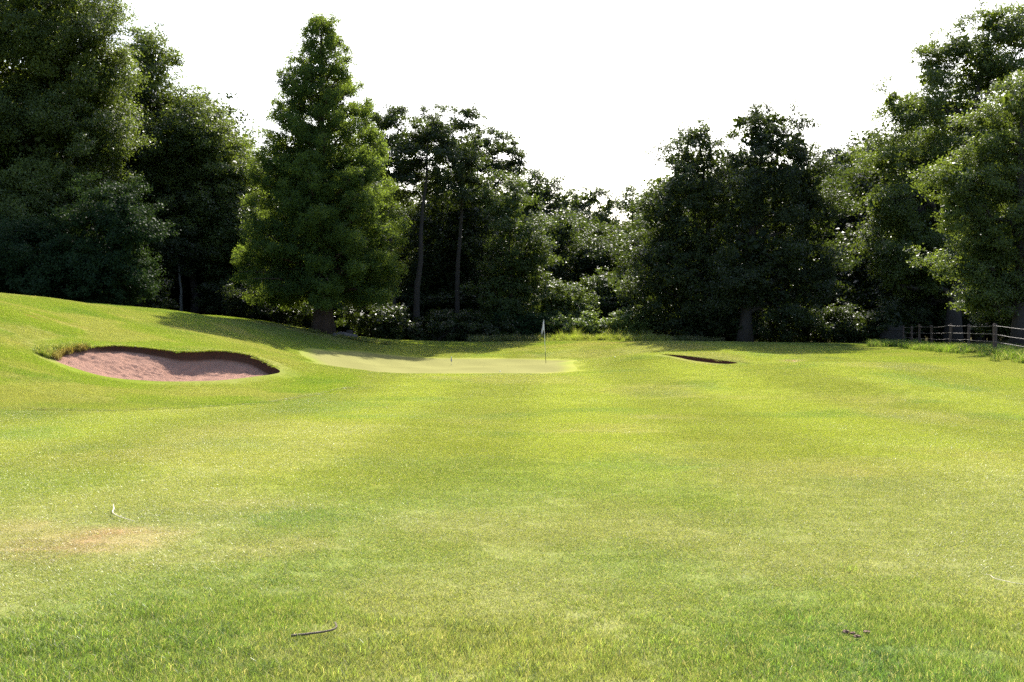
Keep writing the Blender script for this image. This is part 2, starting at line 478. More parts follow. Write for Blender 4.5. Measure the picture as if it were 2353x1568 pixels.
gx = lines([(-300, -60, 20), (-60, -30, 1.5), (-30, -15, .4), (-15, -4, .15), (-4, 12, .25), (12, 30, .4), (30, 60, 1.5), (60, 300, 20)])
gy = lines([(-60, 0, 6), (0, 4, 1), (4, 14, .15), (14, 28, .25), (28, 36, .15), (36, 70, .3), (70, 120, 1.5), (120, 600, 20)])
GX, GY = np.meshgrid(gx, gy)
GZ = H0(GX, GY) - sunk(GX, GY)
V = np.stack([GX, GY, GZ], -1).reshape(-1, 3)
ny, nx = GX.shape
i = (np.arange(ny - 1)[:, None] * nx + np.arange(nx - 1)[None, :]).ravel()
Fq = np.stack([i, i + 1, i + nx + 1, i + nx], -1)
gc = turf_col(GX, GY) * 0.8
under = smooth(67.5, 70, GY.ravel())[:, None] * smooth(80, 74, GY.ravel() * 1.0)[:, None] * 0
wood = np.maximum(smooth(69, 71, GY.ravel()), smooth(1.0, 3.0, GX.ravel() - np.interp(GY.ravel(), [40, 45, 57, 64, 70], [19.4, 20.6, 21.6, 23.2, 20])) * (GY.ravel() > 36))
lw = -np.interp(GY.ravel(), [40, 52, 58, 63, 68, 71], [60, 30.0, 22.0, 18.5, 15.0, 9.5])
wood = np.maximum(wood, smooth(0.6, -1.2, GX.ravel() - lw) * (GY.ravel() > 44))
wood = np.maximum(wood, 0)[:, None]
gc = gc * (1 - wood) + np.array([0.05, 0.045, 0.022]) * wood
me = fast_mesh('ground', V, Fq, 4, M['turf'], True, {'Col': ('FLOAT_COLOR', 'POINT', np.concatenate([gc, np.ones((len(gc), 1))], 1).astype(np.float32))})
tag(link('ground', me), 'gently rolling mown golf course turf with dry patches', None, kind='structure')


def polar_sheet(name, poly, scales, zfun, mat, colfun=None, centre=None, extra=None):
    """rings of the polygon offset along scale factors about its centre"""
    c = poly.mean(0) if centre is None else centre
    n = len(poly); VV = []; 
    for k, s in enumerate(scales):
        q = c + (poly - c) * s
        VV.append(np.column_stack([q, zfun(q[:, 0], q[:, 1], s)]))
    VV = np.concatenate(VV); m = len(scales)
    i = np.arange(m - 1)[:, None] * n + np.arange(n)[None, :]
    j = np.arange(m - 1)[:, None] * n + (np.arange(n)[None, :] + 1) % n
    Q = np.stack([i, j, j + n, i + n], -1).reshape(-1, 4)
    at = None
    if colfun is not None:
        cc = colfun(VV[:, 0], VV[:, 1]); at = {'Col': ('FLOAT_COLOR', 'POINT', np.concatenate([cc, np.ones((len(cc), 1))], 1).astype(np.float32))}
    return VV, Q, at


# putting green sheet
def green_col(x, y):
    c = C_GREEN * (0.9 + 0.2 * fbm(x / 2.5, y / 2.5, 4)[:, None]) * (1 - 0.04 * np.tanh(2 * np.sin((x + 0.3 * y) * 2 * np.pi / 2.4))[:, None])
    e = (0.75 * smooth(-0.9, 0.0, sdist(x, y, GREEN) + (fbm(x * 1.5, y * 1.5, 3) - .5) * .5))[:, None]
    return c * (1 - e) + turf_col(x, y) * e


sc_ = np.concatenate([[0.001], np.linspace(0.06, 1, 24)])
VV, Q, at = polar_sheet('green', GREEN, sc_, lambda x, y, s: H0(x, y) + 0.012 * min(1, (1 - s) * 40 + 0.35), M['green'],
                        green_col)
me = fast_mesh('putting_green', VV, Q[:, ::-1], 4, M['green'], True, at)
tag(link('putting_green', me), 'pale closely mown putting green around the flag', None, kind='structure')

# bunkers: turf collar + sand bowl
def sand_mat(name, c1, c2, c3):
    m, nt, out = newmat(name)
    ge = N(nt, 'ShaderNodeNewGeometry')
    n1 = N(nt, 'ShaderNodeTexNoise', ins={'Scale': 2.2, 'Detail': 5, 'Roughness': 0.65}); nt.links.new(ge.outputs['Position'], n1.inputs[0])
    n2 = N(nt, 'ShaderNodeTexNoise', ins={'Scale': 28, 'Detail': 4, 'Roughness': 0.7}); nt.links.new(ge.outputs['Position'], n2.inputs[0])
    n3 = N(nt, 'ShaderNodeTexNoise', ins={'Scale': 300, 'Detail': 2}); nt.links.new(ge.outputs['Position'], n3.inputs[0])
    c = mixcol(nt, n1.outputs[0], c1, c2); c = mixcol(nt, n2.outputs[0], c, (0.9, .87, .85), 'MULTIPLY')
    at = N(nt, 'ShaderNodeAttribute', attribute_name='earth')
    c = mixcol(nt, at.outputs['Fac'], c, c3)
    ad = N(nt, 'ShaderNodeMath', operation='ADD'); nt.links.new(n2.outputs[0], ad.inputs[0]); nt.links.new(n3.outputs[0], ad.inputs[1])
    b = N(nt, 'ShaderNodeBump', ins={'Strength': 0.8, 'Distance': 0.03}); nt.links.new(ad.outputs[0], b.inputs['Height'])
    p = N(nt, 'ShaderNodeBsdfDiffuse', ins={'Roughness': 0.2}); nt.links.new(c, p.inputs['Color']); nt.links.new(b.outputs[0], p.inputs['Normal'])
    nt.links.new(p.outputs[0], out.inputs[0])
    return m


M['sand'] = sand_mat('pink_sand', (0.37, 0.225, 0.175), (0.31, 0.185, 0.14), (0.085, 0.045, 0.032))
M['sand2'] = sand_mat('brown_sand', (0.24, 0.125, 0.085), (0.18, 0.095, 0.065), (0.09, 0.045, 0.03))


def bunker(poly, name, label, mat, drop_back, depth, floor_at, left_gentle=0):
    c = poly.mean(0); n = len(poly)
    # collar of turf
    VV, Q, at = polar_sheet(name, poly, [1.0, 1.02, 1.06, 1.12, 1.2, 1.32], lambda x, y, s: H0(x, y) + (0.012 if s < 1.3 else -0.03) + (0.02 if s < 1.05 else 0), None, lambda x, y: turf_col(x, y) * .8)
    me = fast_mesh('bunker_collar', VV, Q, 4, M['turf'], True, at)
    tag(link('bunker_collar', me), None, None, kind='structure')
    ang = poly - c
    rimz = H0(poly[:, 0], poly[:, 1]) + 0.03
    back = smooth(-0.25, 0.45, ang[:, 1] / np.abs(ang[:, 1]).max())
    drop = 0.03 + drop_back * back
    lx = smooth(c[0] + 0.2, c[0] - 1.9, poly[:, 0]) * left_gentle
    drop = drop * (1 - 0.35 * lx); fa = floor_at * (1 - lx) + lx
    ts = np.concatenate([[0, 0.012, 0.022], np.linspace(0.03, 1, 60)])
    fl = rimz[ang[:, 1] < 0].min() - depth
    rows = []; earth = []
    for k, t in enumerate(ts):
        q = c + (poly - c) * (1 - t)
        if k == 0: z = rimz.copy(); e = np.ones(n) * back
        elif k <= 2:
            z = rimz - drop * (k / 2); e = back
            q = q + (0.05 * (k == 1)) * (poly - c) / np.linalg.norm(poly - c, axis=1)[:, None] * back[:, None]
        else:
            s = np.minimum(1, t / fa); s = 1 - (1 - s) ** (1.5 - 0.5 * lx)
            z = (rimz - drop) * (1 - s) + fl * s
            z = z + (fbm(q[:, 0] * 2.2, q[:, 1] * 2.2, 4) - .5) * 0.13 * min(1, t * 6) * (1 - 0.6 * (t > .9)) + (fbm(q[:, 0] * 7, q[:, 1] * 7, 2) - .5) * 0.11 * min(1, t * 8) + (fbm(q[:, 0] * 16, q[:, 1] * 16, 2) - .5) * 0.05 * min(1, t * 8)
            e = back * max(0, 1 - (k - 2) / 3.0) * 0.8
        rows.append(np.column_stack([q, z])); earth.append(e)
    VV = np.concatenate(rows); m = len(ts)
    i = np.arange(m - 1)[:, None] * n + np.arange(n)[None, :]; j = np.arange(m - 1)[:, None] * n + (np.arange(n)[None, :] + 1) % n
    Q = np.stack([i, i + n, j + n, j], -1).reshape(-1, 4)
    me = fast_mesh(name, VV, Q, 4, mat, True, {'earth': ('FLOAT', 'POINT', np.concatenate(earth).astype(np.float32))})
    return tag(link(name, me), label, None, kind='structure')


bunker(BUNKER1, 'sand_bunker', 'large pink sand bunker cut into the slope at left', M['sand'], 0.22, 0.0, 0.5, 1)
bunker(BUNKER2, 'sand_bunker', 'small bunker right of the flag showing only its dark back face', M['sand2'], 0.22, 0.45, 0.5)

# ------------------------------------------------------------------ grass
def scatter(name, pts, rot, scl, idx, sources, tint, label, kind='stuff'):
    me = bpy.data.meshes.new(name)
    n = len(pts)
    me.vertices.add(n); me.vertices.foreach_set('co', np.ascontiguousarray(pts, np.float32).ravel())
    for nm, arr, typ in (('rot', rot, 'FLOAT_VECTOR'), ('scl', scl, 'FLOAT_VECTOR'), ('tint', tint, 'FLOAT_VECTOR')):
        a = me.attributes.new(nm, typ, 'POINT'); a.data.foreach_set('vector', np.ascontiguousarray(arr, np.float32).ravel())
    a = me.attributes.new('idx', 'INT', 'POINT'); a.data.foreach_set('value', np.ascontiguousarray(idx, np.int32))
    col = bpy.data.collections.new(name + '_source')
    for s in sources: col.objects.link(s)
    ng = bpy.data.node_groups.new(name, 'GeometryNodeTree')
    ng.interface.new_socket('Geometry', in_out='INPUT', socket_type='NodeSocketGeometry')
    ng.interface.new_socket('Geometry', in_out='OUTPUT', socket_type='NodeSocketGeometry')
    gi = ng.nodes.new('NodeGroupInput'); go = ng.nodes.new('NodeGroupOutput')
    ip = ng.nodes.new('GeometryNodeInstanceOnPoints')
    ci = ng.nodes.new('GeometryNodeCollectionInfo'); ci.inputs['Collection'].default_value = col
    ci.inputs['Separate Children'].default_value = True; ci.inputs['Reset Children'].default_value = True
    def na(nm, t):
        x = ng.nodes.new('GeometryNodeInputNamedAttribute'); x.data_type = t; x.inputs['Name'].default_value = nm
        return x.outputs['Attribute']
    L = ng.links.new
    L(gi.outputs[0], ip.inputs['Points']); L(ci.outputs[0], ip.inputs['Instance'])
    ip.inputs['Pick Instance'].default_value = True
    L(na('idx', 'INT'), ip.inputs['Instance Index']); L(na('rot', 'FLOAT_VECTOR'), ip.inputs['Rotation']); L(na('scl', 'FLOAT_VECTOR'), ip.inputs['Scale'])
    L(ip.outputs[0], go.inputs[0])
    o = link(name, me)
    md = o.modifiers.new('scatter', 'NODES'); md.node_group = ng
    return tag(o, label, None, kind=kind)


def blade_tile(name, size, n, h, w, lean, mat, seg2=False):
    p = (rng.random((n, 2)) - .5) * size
    hh = h * (0.45 + 0.75 * rng.random(n)); ww = w * (0.7 + 0.6 * rng.random(n))
    a = rng.random(n) * 2 * np.pi; la = rng.random(n) * 2 * np.pi; ll = hh * lean * (0.3 + rng.random(n))
    dx = np.column_stack([np.cos(a), np.sin(a)]) * ww[:, None] / 2
    base = np.column_stack([p, np.full(n, -0.004)])
    b0 = base + np.column_stack([dx, np.zeros(n)]); b1 = base - np.column_stack([dx, np.zeros(n)])
    ld = np.column_stack([np.cos(la), np.sin(la)])
    rnd = rng.random(n).astype(np.float32)
    if not seg2:
        tip = base + np.column_stack([ld * ll[:, None], hh])
        V = np.stack([b0, b1, tip], 1).reshape(-1, 3); Fc = np.arange(3 * n).reshape(-1, 3)
        r = np.repeat(rnd, 3)
    else:
        mid = base + np.column_stack([ld * (ll * 0.3)[:, None], hh * 0.6])
        m0 = mid + np.column_stack([dx * .8, np.zeros(n)]); m1 = mid - np.column_stack([dx * .8, np.zeros(n)])
        tip = base + np.column_stack([ld * ll[:, None], hh * (1 - 0.12 * rng.random(n))])
        V = np.stack([b0, b1, m1, m0, tip], 1).reshape(-1, 3)
        k = np.arange(n)[:, None] * 5
        Fc = np.concatenate([k + np.array([[0, 1, 2]]), k + np.array([[0, 2, 3]]), k + np.array([[3, 2, 4]])])
        r = np.repeat(rnd, 5)
    me = fast_mesh(name, V, Fc, 3, mat, False, {'rnd': ('FLOAT', 'POINT', r)})
    return bpy.data.objects.new(name, me)


def tilt(x, y, spin):
    e = 0.25
    nx_ = -(H0(x + e, y) - H0(x - e, y)) / (2 * e); ny_ = -(H0(x, y + e) - H0(x, y - e)) / (2 * e)
    nz = 1 / np.sqrt(1 + nx_ ** 2 + ny_ ** 2); nx_ *= nz; ny_ *= nz
    c, s = np.cos(-spin), np.sin(-spin)
    ax = c * nx_ - s * ny_; ay = s * nx_ + c * ny_
    return np.column_stack([-np.arcsin(ay), np.arctan2(ax, nz), spin])


def wood_at(x, y):
    w = (y > 68.5)
    w |= (x - np.interp(y, [40, 45, 57, 64, 70], [19.4, 20.6, 21.6, 23.2, 20]) > 1.5) & (y > 36)
    w |= (x + np.interp(y, [40, 52, 58, 63, 68, 71], [60, 30.0, 22.0, 18.5, 15.0, 9.5]) < -0.6) & (y > 44)
    return w


pts = []
for y0, y1, st in ((4.2, 24, .42), (24, 69, .52)):
    y = y0
    while y < y1:
        hw = 0.49 * y + 1.2
        xs = np.arange(-hw, hw, st); pts.append(np.column_stack([xs + (rng.random(len(xs)) - .5) * .25, y + (rng.random(len(xs)) - .5) * .25])); y += st
pts = np.concatenate(pts)
keep = (sdist(pts[:, 0], pts[:, 1], BUNKER1) > 0.24) & (sdist(pts[:, 0], pts[:, 1], BUNKER2) > 0.24) & (sdist(pts[:, 0], pts[:, 1], GREEN) > 0.2) & ~wood_at(pts[:, 0], pts[:, 1])
pts = pts[keep]
rgh, dry_, soil_ = zones(pts[:, 0], pts[:, 1])
spin = rng.random(len(pts)) * 2 * np.pi
hs = (0.55 + 0.95 * rgh) * (1 - 0.45 * dry_) * (1 - 0.8 * soil_) * (0.75 + 0.5 * fbm(pts[:, 0] * 1.1, pts[:, 1] * 1.1, 3))
hs *= 1 + 0.9 * smooth(0.58, 0.72, fbm(pts[:, 0] / .8 + 9, pts[:, 1] / .8 + 4, 3)) * smooth(7.5, 5.5, pts[:, 1])
tint = turf_col(pts[:, 0], pts[:, 1]) * np.array([1.08, 1.14, 1.05])
nb = 7
tiles = [blade_tile('turf_tile', 0.74, 4800, 0.030, 0.0036, 0.85, M['blade']) for k in range(nb)]
scatter('lawn_grass', np.column_stack([pts, H0(pts[:, 0], pts[:, 1])]), tilt(pts[:, 0], pts[:, 1], spin),
        np.column_stack([np.ones(len(pts)), np.ones(len(pts)), hs]), rng.integers(0, nb, len(pts)), tiles, tint,
        'short mown turf grass covering fairway and rough')

# long grass: behind the green, along the fence, on bunker lips
tufts = [blade_tile('tuft', 0.35, 90, 0.42, 0.011, 0.7, M['blade'], True) for k in range(5)]
tp = []; ts_ = []; tc = []
def add_tufts(n, fx, hmin, hmax, col):
    for k in range(n):
        x, y = fx()
        tp.append((x, y)); ts_.append(random.uniform(hmin, hmax)); tc.append(np.array(col) * random.uniform(.7, 1.25))
G1 = (0.22, 0.26, 0.045); G2 = (0.12, 0.19, 0.03); G3 = (0.075, 0.10, 0.03)  # G1 is brightened so the long grass reads as sunlit
def strip(u0, u1, Y0, Y1):
    def f():
        Y = random.uniform(Y0, Y1); return ((random.uniform(u0, u1) - CU) / F * Y, Y)
    return f
add_tufts(420, strip(1270, 1540, 68.2, 72), .25, 1.25, G1); add_tufts(200, strip(1240, 1540, 67.3, 69.5), .15, .7, G1); add_tufts(30, strip(1280, 1530, 69.5, 73), 1.3, 2.2, G1)
add_tufts(200, strip(1080, 1260, 68.6, 74), .3, 1.3, G3)
add_tufts(160, strip(1500, 1660, 68.2, 71), .3, 1.1, G3)
def along_fence():
    t = random.random(); y = 40 + 24 * t
    return np.interp(y, [40, 45, 57, 64], [19.2, 19.9, 21.2, 23.2]) + random.gauss(0.25, .45), y
add_tufts(800, along_fence, .35, .95, (0.15, 0.22, 0.03))
add_tufts(260, strip(2000, 2110, 62, 68), .3, .9, G2)
def rim(lo, hi, out):
    def f():
        k = int(random.uniform(lo, hi) * len(BUNKER1)) % len(BUNKER1); p = BUNKER1[k]; c = BUNKER1.mean(0); d = (p - c) / np.linalg.norm(p - c)
        q = p + d * random.uniform(*out); return q[0], q[1]
    return f
add_tufts(170, rim(.86, 1.0, (0.0, .45)), .15, .6, (0.17, 0.21, 0.035))
add_tufts(60, rim(.88, 1.0, (-.12, .05)), .25, .55, (0.20, 0.15, 0.05))
add_tufts(420, rim(.44, .88, (.0, .12)), .08, .2, G1)
add_tufts(60, lambda: (random.gauss(-11.2, 1.3), random.gauss(64.3, .8)), .25, .6, (0.17, 0.20, 0.04))
add_tufts(160, lambda: (random.uniform(-10, -7.0), random.uniform(62.8, 64.2)), .3, .6, (0.17, 0.20, 0.04))
def edge():
    k = random.uniform(1, 5); i_ = int(k); p = ROUGH_EDGE[i_] + (ROUGH_EDGE[i_ + 1] - ROUGH_EDGE[i_]) * (k - i_); return p[0] + random.gauss(0, .08), p[1] + random.gauss(0.05, .14)
add_tufts(500, edge, .04, .08, (0.15, 0.19, 0.028))
tp = np.array(tp); ts_ = np.array(ts_)
sp = rng.random(len(tp)) * 6.28
scatter('long_grass', np.column_stack([tp, H0(tp[:, 0], tp[:, 1])]), np.column_stack([np.zeros(len(tp)), np.zeros(len(tp)), sp]),
        np.column_stack([np.clip(ts_ * 1.2, .35, 1.3), np.clip(ts_ * 1.2, .35, 1.3), ts_]), rng.integers(0, 5, len(tp)), tufts, np.array(tc),
        'long uncut grass along the wood edge, fence and bunker lip')

NT = 800
xs = rng.uniform(-2.9, 2.9, NT); ys = 4.5 + np.abs(rng.normal(0, .75, NT))
k_ = rng.random(NT) < 0.35
xs[k_] = rng.normal(-2.1, .55, k_.sum()); ys[k_] = rng.normal(5.4, .45, k_.sum())
fine = [blade_tile('fine_tuft', 0.16, 70, 0.055, 0.0034, 0.75, M['blade'], True) for k in range(5)]
scatter('rough_tufts', np.column_stack([xs, ys, H0(xs, ys)]), np.column_stack([np.zeros((NT, 2)), rng.random(NT) * 6.28]), np.column_stack([np.ones(NT), np.ones(NT), rng.uniform(.5, 1.15, NT)]),
        rng.integers(0, 5, NT), fine, turf_col(xs, ys) * rng.uniform(.7, 1.15, (NT, 1)) * np.array([.95, 1.12, 1]), 'longer tufts of grass along the bottom foreground')

# ------------------------------------------------------------------ foliage
def leaves(centres, outward, L, jitter=1.0, up=0.35, aspect=0.62):
    n = len(centres)
    nrm = outward * 0.6 + rng.normal(size=(n, 3)) * jitter * 0.6 + np.array([0, 0, up])
    nrm /= np.linalg.norm(nrm, axis=1)[:, None] + 1e-9
    r = rng.normal(size=(n, 3)); a = np.cross(nrm, r); a /= np.linalg.norm(a, axis=1)[:, None] + 1e-9
    b = np.cross(nrm, a)
    l = (L * (0.65 + 0.7 * rng.random(n)))[:, None]
    V = np.stack([centres - a * l * .5, centres + a * l * .5 * .1 + b * l * aspect * .5 * 1.3, centres + a * l * .5], 1)
    V[:, 0] -= b * l * aspect * .25; V[:, 2] -= b * l * aspect * .25
    return V.reshape(-1, 3)


def crown(name, blobs, mat, L, cover=2.3, clump=0.8, flat=0.7, droop=0.0, holes=0.0, sub=0.21, core=0.45):
    """blobs (n,6): centre xyz, radii xyz -> mesh of leaves in clumps, plus clump centres for limbs"""
    blobs = np.asarray(blobs, float)
    area = 4 * np.pi * ((blobs[:, 3] * blobs[:, 4]) ** 1.6 / 3 + (blobs[:, 3] * blobs[:, 5]) ** 1.6 / 3 + (blobs[:, 4] * blobs[:, 5]) ** 1.6 / 3) ** (1 / 1.6)
    clump = clump * 1.2
    nc = np.maximum(3, (area / (1.55 * clump ** 2)).astype(int))
    C = []; R = []; O = []
    for b, k in zip(blobs, nc):
        d = rng.normal(size=(k, 3)); d /= np.linalg.norm(d, axis=1)[:, None]
        f = 0.45 + 0.55 * rng.random(k) ** 0.45
        f *= 0.95 + 0.2 * rng.random(k)
        c = b[:3] + d * b[3:6] * f[:, None]
        if len(blobs) > 1:
            q = np.min(np.array([(((c - bb[:3]) / bb[3:6]) ** 2).sum(1) + 9 * (bb is b) for bb in blobs]), 0)
            keep = (q > 0.45) | (rng.random(k) < 0.3)
        else: keep = np.ones(k, bool)
        if holes: keep &= rng.random(k) > holes
        C.append(c[keep]); O.append(d[keep]); R.append(clump * (0.55 + 0.75 * rng.random(keep.sum())))
    C = np.concatenate(C); O = np.concatenate(O); R = np.concatenate(R)
    leafA = 0.5 * L * L * 0.62
    nl = int(1.35 * cover * area.sum() * 0.55 / leafA)
    w = R ** 2; w /= w.sum()
    # sub clumps
    ns = 9
    sd_ = rng.normal(size=(len(C), ns, 3)); sd_ /= np.linalg.norm(sd_, axis=2)[..., None]
    sd_ = sd_ + O[:, None, :] * 0.5 + np.array([0, 0, 0.4])
    SCt = C[:, None, :] + sd_ * (R[:, None, None] * (0.35 + 0.6 * rng.random((len(C), ns, 1)))) * np.array([1, 1, flat])
    if droop: SCt[..., 2] -= droop * R[:, None] * rng.random((len(C), ns)) ** 2 * 2
    pick = rng.choice(len(C), nl, p=w); ps = rng.integers(0, ns, nl)
    sc = SCt[pick, ps]; g = rng.normal(size=(nl, 3))
    pos = sc + g * (R[pick] * sub)[:, None] * np.array([1, 1, 0.62])
    out = sc - C[pick] + O[pick] * R[pick][:, None] * 0.6; out /= np.linalg.norm(out, axis=1)[:, None] + 1e-9
    Vv = leaves(pos, out, L)
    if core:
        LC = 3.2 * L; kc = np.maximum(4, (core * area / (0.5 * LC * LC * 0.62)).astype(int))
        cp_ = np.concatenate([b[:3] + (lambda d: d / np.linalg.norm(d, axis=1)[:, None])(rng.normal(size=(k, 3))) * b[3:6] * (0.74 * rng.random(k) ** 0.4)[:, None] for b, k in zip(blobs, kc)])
        Vc = leaves(cp_, np.zeros_like(cp_), LC)  # oversized inner leaves added to block light and darken crown gaps
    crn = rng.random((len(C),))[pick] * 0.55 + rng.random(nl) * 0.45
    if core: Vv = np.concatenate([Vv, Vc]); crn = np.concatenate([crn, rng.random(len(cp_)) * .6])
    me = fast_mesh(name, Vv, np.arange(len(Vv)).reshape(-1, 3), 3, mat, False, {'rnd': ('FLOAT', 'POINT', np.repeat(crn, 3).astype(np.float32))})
    return me, C, R


def curve_pts(a, b, n, sag, wob):
    t = np.linspace(0, 1, n)[:, None]
    p = a + (b - a) * t
    p[:, 2] += sag * np.sin(np.pi * t[:, 0])
    if wob:
        d = rng.normal(size=(n, 3)) * wob; d[0] = 0; d[-1] = 0; p += d
    return p


def tree(name, label, base, blobs, mat, D, bark='bark', cover=2.3, clump=0.8, r0=None, group='trees of the wood', cat='tree', Lk=0.0021, top=None, limb=0.3, stems=1, flat=.7, droop=0, holes=0, sub=.21):
    base = np.array(base, float); blobs = np.asarray(blobs, float)
    me, C, R = crown('crown', blobs, M[mat], Lk * D, cover, clump, flat, droop, holes, sub, 0.5 if holes < .1 else 0)
    root = empty(name, base, label, cat, group)
    link('crown', me, root)
    T = Tubes()
    ztop = (blobs[:, 2] + blobs[:, 5] * 0.1).max() if top is None else top
    hgt = ztop - base[2]; r0 = r0 or 0.017 * hgt + .03
    hi = blobs[np.argmax(blobs[:, 2])]
    for s_ in range(stems):
        off = np.array([random.uniform(-.5, .5), random.uniform(-.3, .3), 0]) * (stems > 1)
        tgt = np.array([hi[0], hi[1], ztop]) + off * 3
        n = 9; path = curve_pts(base + off + np.array([0, 0, -.2]), tgt, n, 0, 0)
        t = np.linspace(0, 1, n)
        path[:, 0] = base[0] + off[0] + (tgt[0] - base[0] - off[0]) * t ** 1.7 + rng.normal(size=n) * 0.006 * hgt * (t > 0.1)
        path[:, 1] = base[1] + off[1] + (tgt[1] - base[1] - off[1]) * t ** 1.7
        rr = r0 / (1 + 0.4 * (stems - 1)) * (1 - 0.88 * t) ; rr[0] *= 1.5
        T.add(path, rr, 9, 0.12)
    zmin = base[2] + 0.12 * hgt
    trunkz = path[:, 2]
    for b in blobs:
        za = max(zmin, min(b[2] - 0.25 * b[5] - 0.3 * abs(b[0] - base[0]), ztop * .95))
        fr = np.interp(za, trunkz, np.arange(n)); k0 = int(min(fr, n - 2)); a = path[k0] + (path[k0 + 1] - path[k0]) * (fr - k0)
        rad = np.interp(za, trunkz, rr) * 0.55
        T.add(curve_pts(a, b[:3], 6, 0.1 * np.linalg.norm(b[:3] - a), 0.05 * np.linalg.norm(b[:3] - a)), np.linspace(rad, rad * .35, 6), 5)
        d = (((C - b[:3]) / b[3:6]) ** 2).sum(1); near = np.where(d < 1.3)[0]
        for q in near[:max(2, int(len(near) * limb))]:
            T.add(curve_pts(b[:3] * .7 + a * .3, C[q], 5, 0.05, 0.06), np.linspace(rad * .38, 0.012, 5), 4)
    link('trunk', T.mesh('trunk', M[bark]), root)
    return root


def PB(D, lst, dr=0.9):
    """blobs given as photo ellipses at the tree's distance"""
    out = []
    for e in lst:
        u, v, ru, rv = e[:4]; dy = e[4] if len(e) > 4 else random.uniform(-.3, .6) * (ru + rv) / 2 / F * D
        p = P(u, v, D + dy)
        out.append((*p, ru / F * D, (ru + rv) / 2 / F * D * dr, rv / F * D))
    return out


def grow(lst, k): return [(u, v, a * k, b * k) for u, v, a, b in lst]


def gbase(u, D): 
    x = (u - CU) / F * D
    return (x, D, Hs(x, D))


GW = 'trees of the left wood'
tree('broadleaf_tree', 'tallest dark broadleaf tree filling the upper left corner', gbase(60, 66), PB(66, [(20, 30, 200, 130), (130, 20, 105, 110), (190, 85, 75, 75), (60, 190, 220, 140), (200, 185, 90, 75), (30, 350, 240, 150), (190, 300, 100, 80), (10, 520, 200, 130), (235, 145, 50, 55), (-170, 200, 160, 200), (-160, 450, 160, 160)]), 'oak', 66, group=GW, cover=2.1, clump=1.0)
tree('broadleaf_tree', 'narrow broadleaf tree rising beside the tallest left tree', gbase(335, 77), PB(77, [(335, 120, 42, 55), (355, 165, 42, 55), (325, 210, 55, 60), (345, 260, 50, 60), (300, 340, 80, 100), (330, 440, 90, 90)]), 'oak', 77, group=GW, clump=.8, cover=1.9, holes=.08)
tree('broadleaf_tree', 'rounded broadleaf tree between the left wood and the conifer', gbase(448, 75), PB(75, [(430, 255, 45, 42), (470, 310, 60, 55), (400, 340, 70, 65), (505, 345, 42, 52), (440, 410, 110, 80), (510, 430, 62, 85), (535, 400, 38, 62), (430, 520, 115, 80), (500, 545, 70, 70)]), 'oak', 75, group=GW, clump=.85, cover=2.1)
tree('hazel_shrub', 'bluish green rounded hazel thicket on the left hill crest', gbase(255, 59), PB(59, [(255, 500, 65, 60), (295, 560, 55, 70), (210, 560, 80, 80), (150, 620, 90, 75), (310, 620, 45, 50), (70, 620, 100, 80), (0, 600, 100, 90), (230, 650, 110, 50)]), 'hazel', 59, group=GW, cover=2.3, clump=.7, stems=4, r0=.1, cat='shrub')
tree('young_tree', 'young tree peeping out left of the conifer', gbase(575, 74), PB(74, [(556, 490, 42, 34), (545, 530, 38, 35), (585, 560, 60, 60), (560, 630, 60, 55), (600, 660, 70, 50)]), 'shrub', 74, group=GW, clump=.6, cover=1.9)
tree('young_tree', 'slender pale trunked tree at the gap in the left wood', gbase(417, 72), PB(72, [(405, 560, 45, 40), (430, 590, 35, 30), (395, 600, 30, 30)]), 'dark', 72, bark='palebark', r0=.12, group=GW, clump=.6, cover=1.6)

